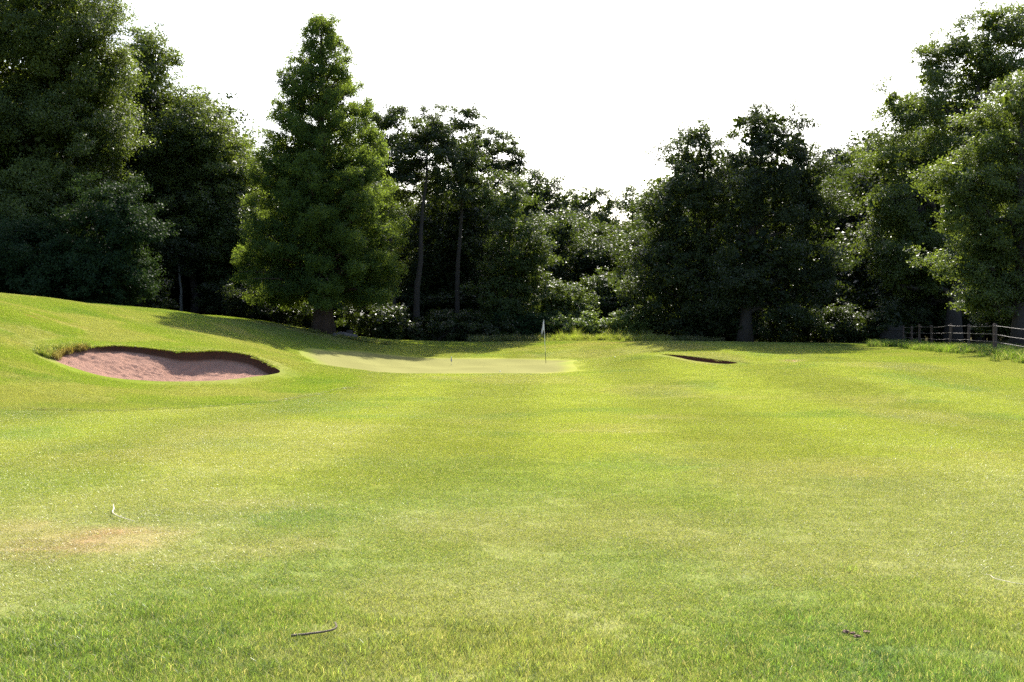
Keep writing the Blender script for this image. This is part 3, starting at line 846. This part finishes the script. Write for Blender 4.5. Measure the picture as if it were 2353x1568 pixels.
# dawn redwood
def conifer():
    D = 65; base = np.array(gbase(742, D)); 
    prof_z = [2.9, 3.7, 5.8, 8.4, 10.95, 13.5, 16.1, 17.4, 18.7, 19.7, 20.5]; prof_r = [4.2, 4.65, 4.85, 4.6, 4.1, 3.35, 2.65, 2.15, 1.55, .95, .35]
    root = empty('redwood_tree', base, 'tall conical dawn redwood with reddish trunk beside the green', 'tree', 'trees of the left wood')
    T = Tubes()
    n = 22; t = np.linspace(0, 1, n); top = np.array(P(737, 40, D))
    path = base + (top - base) * t[:, None]; path[:, 0] += 0.05 * np.sin(t * 9); path[0, 2] -= .2
    rr = 0.52 * (1 - t) ** 0.9 + 0.02; rr[0] = .78; rr[1] = .60
    T.add(path, rr, 18, 0.05, lambda th, m: 1 + 0.10 * np.cos(5 * th)[None, :] * np.linspace(1.3, .2, m)[:, None] + 0.05 * np.cos(9 * th + 1)[None, :])
    cen = []; crad = []; cout = []
    z = base[2] + 1.9; az = 0.0
    while z < 20.2:
        r = np.interp(z, prof_z, prof_r); fh = (z - 2.9) / 17
        az += 2.399 + random.uniform(-.35, .35)
        ln = r * random.uniform(.88, 1.05)
        if z < 3.6 and math.cos(az - 0.2) < -0.3: ln *= .8
        rise = ln * (0.1 + 0.55 * fh) if fh > 0.1 else ln * 0.0
        x0 = np.interp(z - rise, path[:, 2], path[:, 0]); a = np.array([x0, base[1], max(z - rise, base[2] + 1.6)])
        tip = np.array([x0 + math.cos(az) * ln, base[1] + math.sin(az) * ln, z + random.uniform(-.2, .2)])
        bp = curve_pts(a, tip, 7, -0.06 * ln if fh > .15 else .25, .04)
        r_b = 0.02 + 0.022 * ln
        T.add(bp, np.linspace(r_b, .012, 7), 5)
        k = max(4, int(ln * 3.3)); dirh = np.array([math.cos(az), math.sin(az), 0]); side = np.array([-dirh[1], dirh[0], 0])
        for q in range(k):
            s = 0.22 + 0.80 * (q + random.random() * .8) / k
            if s < .45 and random.random() < .45: continue
            w = ln * 0.34 * (1.15 - s) + .12
            p = a + (tip - a) * s + side * random.uniform(-1, 1) * w; p[2] += random.uniform(-.28, .16)
            cen.append(p); crad.append(random.uniform(.32, .62) * (0.95 + .15 * (ln > 2))); cout.append(dirh)
        z += 0.10 + 0.02 * random.random()
    # the long low bough reaching left
    cen = np.array(cen); crad = np.array(crad); cout = np.array(cout)
    ns = 5
    d = rng.normal(size=(len(cen), ns, 3)); d /= np.linalg.norm(d, axis=2)[..., None]
    S = cen[:, None] + d * crad[:, None, None] * np.array([.95, .95, .75]) * (0.4 + .6 * rng.random((len(cen), ns, 1)))
    nl = 400000
    w = crad ** 2; w /= w.sum(); pk = rng.choice(len(cen), nl, p=w); ps = rng.integers(0, ns, nl)
    sc = S[pk, ps]; pos = sc + rng.normal(size=(nl, 3)) * (crad[pk] * .25)[:, None] * np.array([1, 1, .85]); pos[:, 2] -= rng.random(nl) ** 2 * .12
    out = sc - cen[pk]; out /= np.linalg.norm(out, axis=1)[:, None] + 1e-9
    Vv = leaves(pos, out + cout[pk] * .4, 0.135, 1.0, .2, .42)
    rn = rng.random(len(cen))[pk] * .5 + rng.random(nl) * .5
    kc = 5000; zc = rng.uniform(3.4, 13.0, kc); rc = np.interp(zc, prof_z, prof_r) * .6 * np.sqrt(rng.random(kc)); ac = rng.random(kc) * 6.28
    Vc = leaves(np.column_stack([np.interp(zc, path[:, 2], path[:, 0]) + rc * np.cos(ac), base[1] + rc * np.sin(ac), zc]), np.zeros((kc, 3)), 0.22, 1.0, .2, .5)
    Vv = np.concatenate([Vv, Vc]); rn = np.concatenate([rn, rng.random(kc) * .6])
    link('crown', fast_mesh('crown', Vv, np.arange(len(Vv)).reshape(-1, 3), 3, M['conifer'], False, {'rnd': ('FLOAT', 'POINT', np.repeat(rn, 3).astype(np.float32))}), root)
    link('trunk', T.mesh('trunk', M['redbark']), root)
    print('conifer clumps', len(cen))


conifer()

GM = 'tall slender trees behind the green'
tree('alder_tree', 'slender tree just right of the conifer with flat-topped crown', gbase(905, 76), PB(76, grow([(880, 268, 36, 20), (915, 285, 34, 18), (862, 300, 26, 20), (895, 320, 42, 18), (880, 355, 32, 18), (905, 385, 38, 18), (890, 430, 50, 30), (930, 335, 34, 20), (925, 395, 38, 22), (868, 390, 30, 24)], 1.22)), 'alder', 76, group=GM, clump=.7, cover=2.2, holes=.1, flat=.5, r0=.22)
tree('alder_tree', 'slender dark trunked tree with open layered crown, second right of the conifer', gbase(958, 73.5), PB(73.5, grow([(985, 285, 38, 16), (960, 310, 30, 15), (1010, 312, 30, 15), (975, 340, 48, 15), (948, 375, 35, 15), (995, 380, 34, 15), (965, 410, 34, 14), (1015, 352, 30, 16)], 1.22)), 'alder', 73.5, group=GM, clump=.65, cover=2.2, holes=.1, flat=.5, r0=.24)
tree('alder_tree', 'slender tree with feathery top in the middle of the open group', gbase(1052, 76), PB(76, grow([(1062, 282, 26, 18), (1045, 312, 36, 17), (1080, 325, 28, 16), (1028, 350, 36, 17), (1068, 365, 34, 17), (1045, 400, 48, 20), (1050, 450, 60, 30), (1010, 415, 44, 22), (1090, 395, 34, 20)], 1.22)), 'alder', 76, group=GM, clump=.6, cover=2.2, holes=.1, flat=.5, r0=.2)
tree('alder_tree', 'slender airy tree at the right end of the open group', gbase(1125, 84), PB(84, grow([(1120, 318, 26, 18), (1150, 335, 28, 18), (1105, 348, 26, 16), (1165, 368, 28, 16), (1130, 380, 34, 16), (1160, 400, 28, 14), (1110, 410, 40, 20), (1135, 450, 55, 30), (1085, 350, 26, 16), (1178, 392, 20, 13)], 1.22)), 'alder', 84, group=GM, clump=.6, cover=2.2, holes=.1, flat=.5, r0=.2)
tree('willow_tree', 'broad dark drooping tree left of the flag', gbase(1040, 80.5), PB(80.5, [(1045, 470, 85, 50), (1000, 540, 75, 80), (1085, 545, 80, 85), (1040, 630, 105, 80), (985, 650, 60, 70), (1090, 680, 70, 60)]), 'dark', 80.5, group=GM, cover=2.0, droop=.6, clump=.75)
tree('broadleaf_tree', 'yellow green tree standing left of the flag with its lit right side', gbase(1180, 75), PB(75, [(1165, 465, 48, 38), (1185, 530, 58, 55), (1215, 590, 42, 50), (1170, 610, 58, 60), (1150, 690, 70, 50), (1215, 660, 40, 35)]), 'shrub', 75, group=GM, cover=2.0, clump=.7)
tree('broadleaf_tree', 'mid distance tree behind the flag where the skyline dips', gbase(1255, 96), PB(96, [(1240, 440, 48, 30), (1285, 470, 40, 32), (1225, 490, 45, 45), (1275, 540, 55, 55), (1250, 610, 60, 60), (1300, 640, 40, 50)]), 'alder', 96, group=GM, clump=.9, cover=1.9)
tree('broadleaf_tree', 'far round topped tree at the lowest point of the skyline', gbase(1362, 122), PB(122, [(1355, 458, 36, 18), (1325, 472, 26, 18), (1390, 478, 24, 16), (1370, 505, 45, 25), (1330, 520, 40, 30), (1395, 545, 28, 40), (1360, 580, 50, 50)]), 'alder', 122, group=GM, clump=1.0, cover=1.8, holes=.05)
tree('willow_tree', 'silvery grey willow below the lowest point of the skyline', gbase(1335, 106), PB(106, [(1325, 530, 42, 28), (1345, 570, 45, 40), (1310, 600, 45, 45), (1350, 640, 50, 45)]), 'silver', 106, group=GM, clump=.8, cover=1.9)
tree('young_tree', 'small airy tree left of the big right hand pair', gbase(1455, 92), PB(92, [(1455, 448, 20, 18), (1440, 480, 24, 20), (1470, 495, 26, 24), (1480, 540, 26, 34), (1475, 620, 24, 40)]), 'alder', 92, group=GM, clump=.55, cover=1.4, holes=.15)
tree('young_tree', 'low bushy tree right of the flag behind the brambles', gbase(1405, 80), PB(80, [(1405, 645, 38, 26), (1380, 680, 48, 32), (1440, 685, 40, 36), (1415, 715, 60, 28)]), 'shrub', 80, group=GM, clump=.6, cover=1.9)

GR = 'trees of the right wood'
tree('broadleaf_tree', 'left tree of the dark pair right of the flag', gbase(1640, 72), PB(72, [(1605, 322, 42, 26), (1575, 370, 52, 36), (1640, 370, 38, 34), (1550, 430, 60, 42), (1620, 440, 60, 48), (1525, 500, 66, 50), (1590, 530, 80, 60), (1500, 585, 55, 50), (1560, 620, 90, 60), (1630, 620, 70, 70), (1510, 670, 70, 50), (1590, 700, 80, 50), (1675, 400, 45, 45), (1690, 500, 60, 60), (1680, 590, 55, 60), (1670, 690, 60, 50)]), 'alder', 72, group=GR, cover=1.75, clump=.8, holes=.06, r0=.32)
tree('broadleaf_tree', 'taller tree of the dark pair right of the flag, with domed top', gbase(1712, 68.5), PB(68.5, [(1765, 280, 52, 28), (1700, 280, 28, 18), (1740, 320, 50, 30), (1810, 335, 56, 42), (1715, 370, 48, 36), (1790, 400, 80, 50), (1850, 420, 55, 55), (1715, 460, 60, 55), (1800, 490, 90, 60), (1880, 510, 52, 60), (1740, 570, 80, 60), (1840, 600, 85, 60), (1700, 660, 70, 55), (1800, 690, 100, 50), (1900, 620, 45, 60)]), 'dark', 68.5, group=GR, cover=1.85, clump=.85, holes=.05, r0=.40)
tree('willow_tree', 'pale silvery tree showing between the dark pair and right wood', gbase(1945, 100), PB(100, [(1950, 368, 48, 26), (1925, 400, 40, 35), (1970, 420, 45, 45), (1940, 480, 55, 60), (1960, 580, 60, 80)]), 'silver', 100, group=GR, clump=.8, cover=2.0)
tree('oak_tree', 'great oak rising to the upper right corner behind the fence', gbase(2190, 70), PB(70, [(2275, 52, 42, 34), (2330, 75, 60, 50), (2200, 108, 48, 36), (2255, 150, 70, 55), (2140, 175, 40, 38), (2052, 228, 26, 28), (2095, 255, 50, 45), (2190, 250, 85, 60), (2320, 190, 80, 80), (2045, 375, 48, 42), (2120, 370, 70, 60), (2220, 380, 80, 70), (2025, 460, 42, 50), (2090, 480, 75, 65), (2020, 580, 48, 36), (2085, 580, 75, 60), (2160, 640, 70, 50), (2060, 650, 50, 30), (2130, 700, 80, 30, 3), (2220, 700, 80, 35, 3)]), 'oak', 70, group=GR, cover=2.0, clump=.9, r0=.45)
tree('oak_tree', 'nearest leafy oak bulging over the fence at the right edge', gbase(2345, 53), PB(53, [(2345, 235, 62, 48), (2275, 310, 62, 52), (2350, 350, 90, 80), (2205, 405, 56, 46), (2270, 430, 80, 65), (2190, 480, 40, 40), (2240, 540, 72, 60), (2340, 540, 100, 90), (2215, 610, 50, 38), (2290, 650, 80, 55), (2420, 420, 90, 150), (2370, 690, 80, 40), (2300, 715, 70, 28, 3), (2240, 690, 50, 30)]), 'oak', 53, group=GR, cover=2.1, clump=.72, r0=.36)

# shrubs
GS = 'shrubs along the wood edge'
def shrub(label, u, D, lst, mat, **kw):
    return tree('shrub', label, gbase(u, D), PB(D, lst), mat, D, group=GS, cat='shrub', stems=3, r0=.06, clump=kw.pop('clump', .5), **kw)
shrub('bright leafy shrub directly behind the flag', 1285, 75, [(1285, 680, 55, 28), (1250, 710, 50, 28), (1325, 700, 38, 28), (1290, 735, 60, 22)], 'shrub', cover=1.9)
shrub('sunlit low bramble bank right of the flag', 1350, 72.5, [(1315, 750, 40, 18), (1365, 746, 48, 22), (1420, 748, 45, 22), (1455, 750, 30, 18)], 'bramble', cover=2.4, clump=.4)
shrub('grey green bush at the right end of the bramble bank', 1475, 73, [(1465, 735, 30, 22), (1495, 745, 30, 26), (1520, 730, 35, 30)], 'shrub', cover=2.0, clump=.45)
shrub('dark evergreen bush right of the conifer trunk', 875, 69.5, [(860, 740, 50, 28), (905, 755, 40, 26), (820, 735, 30, 22)], 'dark', cover=2.6)
shrub('low dark thicket under the slender trees', 1000, 72, [(960, 760, 45, 24), (1030, 755, 60, 30), (1090, 760, 50, 26), (1140, 765, 40, 20)], 'dark', cover=2.6)
shrub('shaded bush left of the flag below the yellow green tree', 1200, 73.5, [(1190, 745, 50, 25), (1235, 750, 35, 22)], 'hazel', cover=1.9)
shrub('dark undergrowth below the left tree of the dark pair', 1600, 71, [(1570, 750, 50, 34), (1630, 755, 45, 30), (1660, 740, 40, 34)], 'dark', cover=2.5)
shrub('dark undergrowth below the taller tree of the dark pair', 1790, 69.5, [(1740, 755, 50, 30), (1810, 755, 60, 34), (1870, 750, 50, 36)], 'dark', cover=2.5)
shrub('dark undergrowth between the dark pair and the fence', 1970, 69.5, [(1930, 750, 50, 40), (1990, 755, 50, 36), (2040, 740, 50, 45)], 'dark', cover=2.5)
shrub('shaded bush behind the fence under the great oak', 2170, 72, [(2110, 735, 60, 30), (2180, 735, 55, 32), (2250, 730, 60, 38)], 'dark', cover=2.0)
shrub('shaded bush at the right edge behind the fence', 2330, 56, [(2300, 740, 60, 35), (2370, 740, 60, 40)], 'dark', cover=1.9)
shrub('dark shrub left of the conifer trunk at the wood edge', 640, 68.5, [(620, 700, 50, 32), (680, 715, 45, 30), (570, 690, 40, 26)], 'dark', cover=2.5)
shrub('shaded shrub below the rounded left tree', 510, 72, [(500, 680, 40, 30), (545, 690, 40, 30)], 'dark', cover=2.2)
shrub('shaded shrub behind the left hill crest', 340, 66, [(330, 680, 35, 30), (370, 690, 28, 24)], 'dark', cover=2.2)

# the wood behind: one mass of trees
def generic(name, seed, mat, h=10.0):
    random.seed(seed)
    bl = []
    for k in range(15):
        z = random.uniform(.22, .92) * h; f = 1 - abs(z / h - .5) * 1.1
        a = random.random() * 6.28; rr = random.uniform(.3, 1) * 2.3 * f
        bl.append((math.cos(a) * rr, math.sin(a) * rr, z, 1.5 * f + .5, 1.5 * f + .5, 1.1 * f + .4))
    me, C, R = crown(name, bl, M[mat], 0.20, 1.6, .85)
    T = Tubes(); T.add(curve_pts(np.array([0, 0, -.5]), np.array([.2, .1, h * .9]), 8, 0, .08), np.linspace(.22, .04, 8), 7)
    for b in bl: T.add(curve_pts(np.array([0.05, 0, b[2] * .75]), np.array(b[:3]), 4, .1, .05), np.linspace(.07, .03, 4), 4)
    tm = T.mesh(name, M['bark'])
    o = bpy.data.objects.new(name, me)
    # one source mesh: leaves + trunk
    V1 = np.empty(len(me.vertices) * 3, np.float32); me.vertices.foreach_get('co', V1)
    return me, tm


def join_src(name, me, tm):
    import bmesh
    bm = bmesh.new(); bm.from_mesh(tm)
    for f in bm.faces: f.material_index = 1; f.smooth = True
    bm.from_mesh(me)
    r = bpy.data.meshes.new(name); bm.to_mesh(r); bm.free()
    r.materials.append(me.materials[0]); r.materials.append(M['bark'])
    return bpy.data.objects.new(name, r)


srcs = [join_src('wood_tree', *generic('wood_tree', 20 + k, m)) for k, m in enumerate(('dark', 'alder', 'dark'))]
SKY = np.array([(-400, -50), (0, -50), (230, 40), (300, 120), (400, 180), (500, 270), (560, 350), (650, 330), (840, 330), (880, 420), (1180, 430), (1250, 420), (1310, 440), (1395, 480), (1418, 640), (1445, 640), (1470, 480), (1520, 420), (1600, 340), (1760, 300), (1880, 370), (2000, 380), (2060, 250), (2200, 140), (2353, 60), (2700, 60)], float)
random.seed(3)
wp = []; wsz = []
def wood_row(u0, u1, Y, du, lim=60, hmax=16):
    u = u0
    while u < u1:
        uu = u + random.uniform(-.4, .4) * du; y = Y + random.uniform(-2, 2)
        x = (uu - CU) / F * y; z = Hs(x, y)
        vt = np.interp(uu, SKY[:, 0], SKY[:, 1]) + lim
        top = EYE - (vt - HV) / F * y
        h = min(hmax, top - z) * random.uniform(.85, 1.0)
        if h > 2.5: wp.append((x, y, z)); wsz.append(h / 10)
        u += du
for Y, du in ((82, 80), (90, 75), (100, 70)): wood_row(-250, 860, Y, du)
for Y, du in ((88, 75), (98, 70), (112, 60), (128, 55)): wood_row(820, 1400, Y, du)
for Y, du in ((86, 75), (96, 70), (108, 60), (125, 55)): wood_row(1490, 2100, Y, du)
for Y, du in ((78, 95), (86, 80), (97, 70)): wood_row(2080, 2700, Y, du)
wood_row(-300, 120, 74, 110); wood_row(1380, 1520, 125, 40, 60); wood_row(1380, 1500, 140, 40, 60)
# low understorey rows
for Y, du in ((74, 70), (84, 60), (95, 55)):
    wood_row(-250, 860, Y + 6, du, 60, 4.0); wood_row(820, 2500, Y + 6, du * .8, 60, 4.0)
for Y in (110, 125, 145): wood_row(700, 2400, Y, 40, 60, 5.5)
wp = np.array(wp); wsz = np.array(wsz)
wide = np.maximum(wsz, .62) * rng.uniform(.85, 1.15, len(wsz))
scatter('background_woodland', wp, np.column_stack([np.zeros((len(wp), 2)), rng.random(len(wp)) * 6.28]), np.column_stack([wide, wide, wsz]), rng.integers(0, 3, len(wp)), srcs,
        np.ones((len(wp), 3)) * .1, 'dark mass of woodland behind the front trees')
print('woodland trees', len(wp))

# ------------------------------------------------------------------ fence
M['post'] = bark_mat('weathered_post_wood', (0.03, 0.02, 0.016), (0.10, 0.065, 0.05), 9)
M['rail'] = plain_mat('weathered_shaded_rail', (0.085, 0.07, 0.066), (0.04, 0.034, 0.03), .7, 12, .4)  # rail tone lowered to stand in for shade under the trees
M['paling'] = plain_mat('dark_paling', (0.03, 0.025, 0.022), (0.015, 0.013, 0.011), .8, 10, .4)


def post_mesh(h, w, seed):
    r = np.random.default_rng(seed); k = 8; rows = []
    lean = r.normal(size=2) * .02
    for z in (-.25, .02, h * .3, h * .65, h * .97, h):
        s = w / 2 * (0.93 if z < h else .72)
        th = np.arange(k) / k * 2 * np.pi + .3
        q = np.sign(np.cos(th)) * np.abs(np.cos(th)) ** .7, np.sign(np.sin(th)) * np.abs(np.sin(th)) ** .7
        rows.append(np.column_stack([q[0] * s * (1 + r.normal(size=k) * .04) + lean[0] * z, q[1] * s * (1 + r.normal(size=k) * .04) + lean[1] * z, np.full(k, z) + (z == h) * r.normal(size=k) * .012]))
    V = np.concatenate(rows).tolist(); Fc = []
    for a in range(len(rows) - 1):
        for b in range(k): Fc.append((a * k + b, a * k + (b + 1) % k, (a + 1) * k + (b + 1) % k, (a + 1) * k + b))
    Fc.append(tuple(range((len(rows) - 1) * k, len(rows) * k)))
    me = bpy.data.meshes.new('post'); me.from_pydata(V, [], Fc); me.materials.append(M['post']); me.update()
    return me


FP = [(2420, 815, 39.5, 1.3, .15), (2286, 814, 45, 1.25, .17), (2226, 809, 51, 1.24, .13), (2182, 809, 53, 1.28, .13), (2141, 802, 59, 1.24, .12), (2113, 803, 60.5, 1.3, .12), (2095, 797, 64, 1.18, .11), (2076, 797, 67, 1.15, .10)]
fpos = []
for u, v, Y, h, w in FP:
    x = (u - CU) / F * Y; fpos.append((x, Y, Hs(x, Y), h, w))
fence = empty('rail_fence', fpos[1][:3], 'weathered post and thin rail fence under the right hand oaks', 'fence')
for k, (x, y, z, h, w) in enumerate(fpos):
    o = link('post', post_mesh(h, w, k), fence); o.matrix_parent_inverse.identity(); o.location = (x - fence.location.x, y - fence.location.y, z - fence.location.z)
for k in range(len(fpos) - 1):
    a, b = fpos[k], fpos[k + 1]
    for f in (.93, .66, .42, .17):
        T = Tubes(); p0 = np.array([a[0] - .07, a[1], a[2] + a[3] * f]); p1 = np.array([b[0] - .07, b[1], b[2] + b[3] * f])
        T.add(curve_pts(p0, p1, 7, -.015 - random.random() * .03, .006), np.full(7, .012), 5)
        link('rail', T.mesh('rail', M['rail']), fence)
pal = empty('paling_fence', fpos[-1][:3], 'dark close paling fence in shade beyond the rail fence', 'fence')
xa, ya = fpos[-1][0], fpos[-1][1]; xb, yb = (2022 - CU) / F * 69, 69
pm = None
for k in range(17):
    t = (k + .5) / 17; x = xa + (xb - xa) * t; y = ya + (yb - ya) * t + .1
    if pm is None:
        pm = post_mesh(1.1, .085, 99); pm.materials.clear(); pm.materials.append(M['paling'])
    o = link('paling', pm, pal); o.matrix_parent_inverse.identity()
    o.location = (x - pal.location.x, y - pal.location.y, Hs(x, y) - pal.location.z); o.scale = (1, .4, random.uniform(.9, 1.08))
for f in (.3, .85):
    T = Tubes(); T.add(np.array([(xa, ya + .02, Hs(xa, ya) + f), ((xa + xb) / 2, (ya + yb) / 2 + .02, Hs((xa + xb) / 2, (ya + yb) / 2) + f), (xb, yb + .02, Hs(xb, yb) + f)]), [.035] * 3, 6)
    link('rail', T.mesh('rail', M['paling']), pal)

# ------------------------------------------------------------------ flag and small things
M['white'] = plain_mat('white_paint', (0.6, 0.6, 0.6), (0.5, .5, .5), .4)
M['cloth'] = plain_mat('flag_cloth', (0.52, 0.51, 0.54), (0.42, .41, .44), .8)
M['darkgreen'] = plain_mat('dark_pole_paint', (0.05, 0.075, 0.03), (.03, .045, .02), .4)
M['black'] = plain_mat('cup_shadow_grey', (0.05, 0.05, 0.05), (.03, .03, .03), .8)
M['grey'] = plain_mat('grey_plastic', (0.30, 0.30, 0.33), (.2, .2, .22), .5)
fb = np.array(gbase(1254.5, 54)); lean = np.array([-0.105, 0, 1.0]) * 2.16 * 0 + np.array([-0.108, 0, 2.16])
fl = empty('golf_flag', fb, 'white golf flag hanging from its pin on the green', 'flag')
T = Tubes(); T.add([fb + lean * t for t in (.27, .5, .75, 1.0)], [.014, .013, .012, .011], 8); link('pole', T.mesh('pole', M['white']), fl)
T = Tubes(); T.add([fb + lean * t for t in (-.02, .1, .2, .272)], [.016, .0155, .015, .015], 8); link('pole_base', T.mesh('pole_base', M['darkgreen']), fl)
T = Tubes(); T.add([fb + lean * 1.0, fb + lean * 1.008, fb + lean * 1.016], [.014, .018, .008], 8); link('pole_cap', T.mesh('pole_cap', M['white']), fl)
# limp flag cloth hanging in folds
nu, nv = 14, 18; VV = []; FF = []
for a in range(nv):
    s = a / (nv - 1)
    hp = fb + lean * (0.985 - 0.20 * s)                      # hoist edge follows the pole
    for b in range(nu):
        t = b / (nu - 1)
        wdt = 0.15 * (0.25 + 0.9 * smooth(0, .75, s)) * t
        fall = (0.10 + 0.20 * s) * t ** 1.4
        fold = 0.028 * math.sin(t * 9 + s * 2.5) * (0.3 + t)
        VV.append(hp + np.array([-0.012 - wdt * (1 - 0.45 * s * t), fold, -fall]))
for a in range(nv - 1):
    for b in range(nu - 1): FF.append((a * nu + b, a * nu + b + 1, (a + 1) * nu + b + 1, (a + 1) * nu + b))
mesh_obj('flag_cloth', VV, FF, M['cloth'], fl)
# cup in the green
T = Tubes(); T.add([fb + np.array([0, 0, -.12]), fb + np.array([0, 0, .0145])], [.054, .054], 16); link('hole_cup', T.mesh('hole_cup', M['black']), fl)

mb = np.array(gbase(1037, 54.5)); mk = empty('practice_marker', mb, 'short pin with small grey and white top left of the flag', 'marker')
T = Tubes(); T.add([mb, mb + np.array([.002, 0, .2]), mb + np.array([.004, 0, .40])], [.006, .006, .006], 6); link('stem', T.mesh('stem', M['white']), mk)
T = Tubes(); T.add([mb + np.array([.004, -.005, z]) for z in (.18, .2, .25, .31, .36)], [.02, .034, .036, .030, .018], 10); link('body', T.mesh('body', M['grey']), mk)
T = Tubes(); T.add([mb + np.array([.004, -.005, z]) for z in (.362, .39, .42, .435)], [.019, .022, .016, .004], 10); link('cap', T.mesh('cap', M['white']), mk)
T = Tubes(); T.add([mb + np.array([0, 0, -.02]), mb + np.array([0, 0, .016])], [.045, .045], 14); link('hole_cup', T.mesh('hole_cup', M['black']), mk)


def ball(u, v, Y, label):
    x = (u - CU) / F * Y; z = Hs(x, Y)
    k1, k2 = 20, 14; VV = []; FF = []
    for a in range(k2 + 1):
        for b in range(k1):
            ph = math.pi * a / k2; th = 2 * math.pi * b / k1
            r = 0.0225 * (1 - (0.03 if (a + b) % 2 else 0))
            VV.append((r * math.sin(ph) * math.cos(th), r * math.sin(ph) * math.sin(th), r * math.cos(ph) + .0225))
    for a in range(k2):
        for b in range(k1): FF.append((a * k1 + b, (a + 1) * k1 + b, (a + 1) * k1 + (b + 1) % k1, a * k1 + (b + 1) % k1))
    o = mesh_obj('golf_ball', VV, FF, M['white']); o.location = (x, Y, z + .012)
    tag(o, label, 'golf ball', 'golf balls')


ball(1149, 851, 44.5, 'white golf ball on the front of the green')
ball(1413, 837, 47, 'white golf ball on the grass right of the green')

M['stick'] = bark_mat('dry_stick', (0.08, 0.055, 0.035), (0.30, 0.24, 0.17), 40)
M['stalk'] = plain_mat('bleached_stalk', (0.62, 0.56, 0.44), (0.42, .34, .22), .7, 40)


def ground_stick(name, label, cat, pix, rads, mat, lift):
    pts = []
    for (u, v), l in zip(pix, lift):
        x, y = px_xy(u, v, 0.03 + l); pts.append((x, y, Hs(x, y) + 0.03 + l))
    pts = np.array(pts); m = len(pts)
    tt = np.linspace(0, m - 1, m * 4 - 3); pp = np.column_stack([np.interp(tt, np.arange(m), pts[:, c]) for c in range(3)])
    for _ in range(2): pp[1:-1] = (pp[:-2] + 2 * pp[1:-1] + pp[2:]) / 4
    T = Tubes(); T.add(pp, np.interp(tt, np.arange(m), rads), 7, .25)
    return tag(link(name, T.mesh(name, M[mat])), label, cat)


ground_stick('stick', 'crooked brown twig with hooked pale end in the foreground grass', 'stick', [(668, 1464), (700, 1460), (735, 1455), (765, 1449), (774, 1441), (769, 1431)], [.0075, .0065, .006, .0055, .005, .004], 'stick', [0, .003, .004, .006, .014, .022])
ground_stick('dead_stalk', 'bleached curled stalk lying beside the left dry patch', 'stalk', [(259, 1161), (261, 1170), (256, 1178), (268, 1186), (290, 1193), (308, 1197)], [.002, .004, .0042, .0035, .003, .002], 'stalk', [.02, .013, .008, .002, 0, 0])
ground_stick('dead_stalk', 'thin bleached stalk in the grass near the right edge', 'stalk', [(2262, 1322), (2278, 1321), (2284, 1329), (2310, 1335), (2345, 1342), (2372, 1344)], [.001, .0016, .002, .002, .0016, .001], 'stalk', [.006, .006, .003, .002, 0, 0])

M['clod'] = plain_mat('red_brown_clod', (0.17, 0.09, 0.06), (0.09, 0.05, 0.035), .9, 60, .8)
CL = ['dark soil clod, leftmost of the scrape at lower right', 'soil clod in the middle of the scrape at lower right', 'soil clod at the front of the scrape at lower right', 'small paler soil clod, rightmost of the scrape at lower right']
for (u, v, s), lab in zip([(1945, 1460, .016), (1962, 1463, .013), (1972, 1470, .015), (1994, 1460, .017)], CL):
    x, y = px_xy(u, v)
    r = np.random.default_rng(int(u)); VV = []; FF = []; k1, k2 = 9, 6
    for a in range(k2 + 1):
        for b in range(k1):
            ph = math.pi * a / k2; th = 2 * math.pi * b / k1; rr = s * (0.7 + .5 * r.random())
            VV.append((rr * math.sin(ph) * math.cos(th) * 1.3, rr * math.sin(ph) * math.sin(th), rr * math.cos(ph) * .6))
    for a in range(k2):
        for b in range(k1): FF.append((a * k1 + b, (a + 1) * k1 + b, (a + 1) * k1 + (b + 1) % k1, a * k1 + (b + 1) % k1))
    o = mesh_obj('soil_clod', VV, FF, M['clod'], shade=False); o.location = (x, y, Hs(x, y) + .016); tag(o, lab, 'soil clod', 'soil clods')

# stump and log by the conifer
M['log'] = bark_mat('grey_log', (0.06, 0.05, 0.05), (0.16, 0.14, 0.14), 8)
lb = np.array(gbase(795, 63.6))
T = Tubes(); p0 = lb + np.array([-.75, .15, .22]); p1 = lb + np.array([.65, -.2, .10])
T.add(curve_pts(p0, p1, 8, .03, .03), [.10, .13, .13, .14, .12, .13, .12, .09], 10, .2)
tag(link('fallen_log', T.mesh('fallen_log', M['log'])), 'grey fallen log at the foot of the conifer', 'log')
sb = np.array(gbase(803, 63.9))
T = Tubes(); T.add([sb + np.array([0, 0, z]) for z in (-.1, .05, .25, .45, .47)], [.30, .25, .21, .19, .12], 12, .25)
tag(link('tree_stump', T.mesh('tree_stump', M['bark'])), 'small dark stump behind the log by the conifer', 'stump')
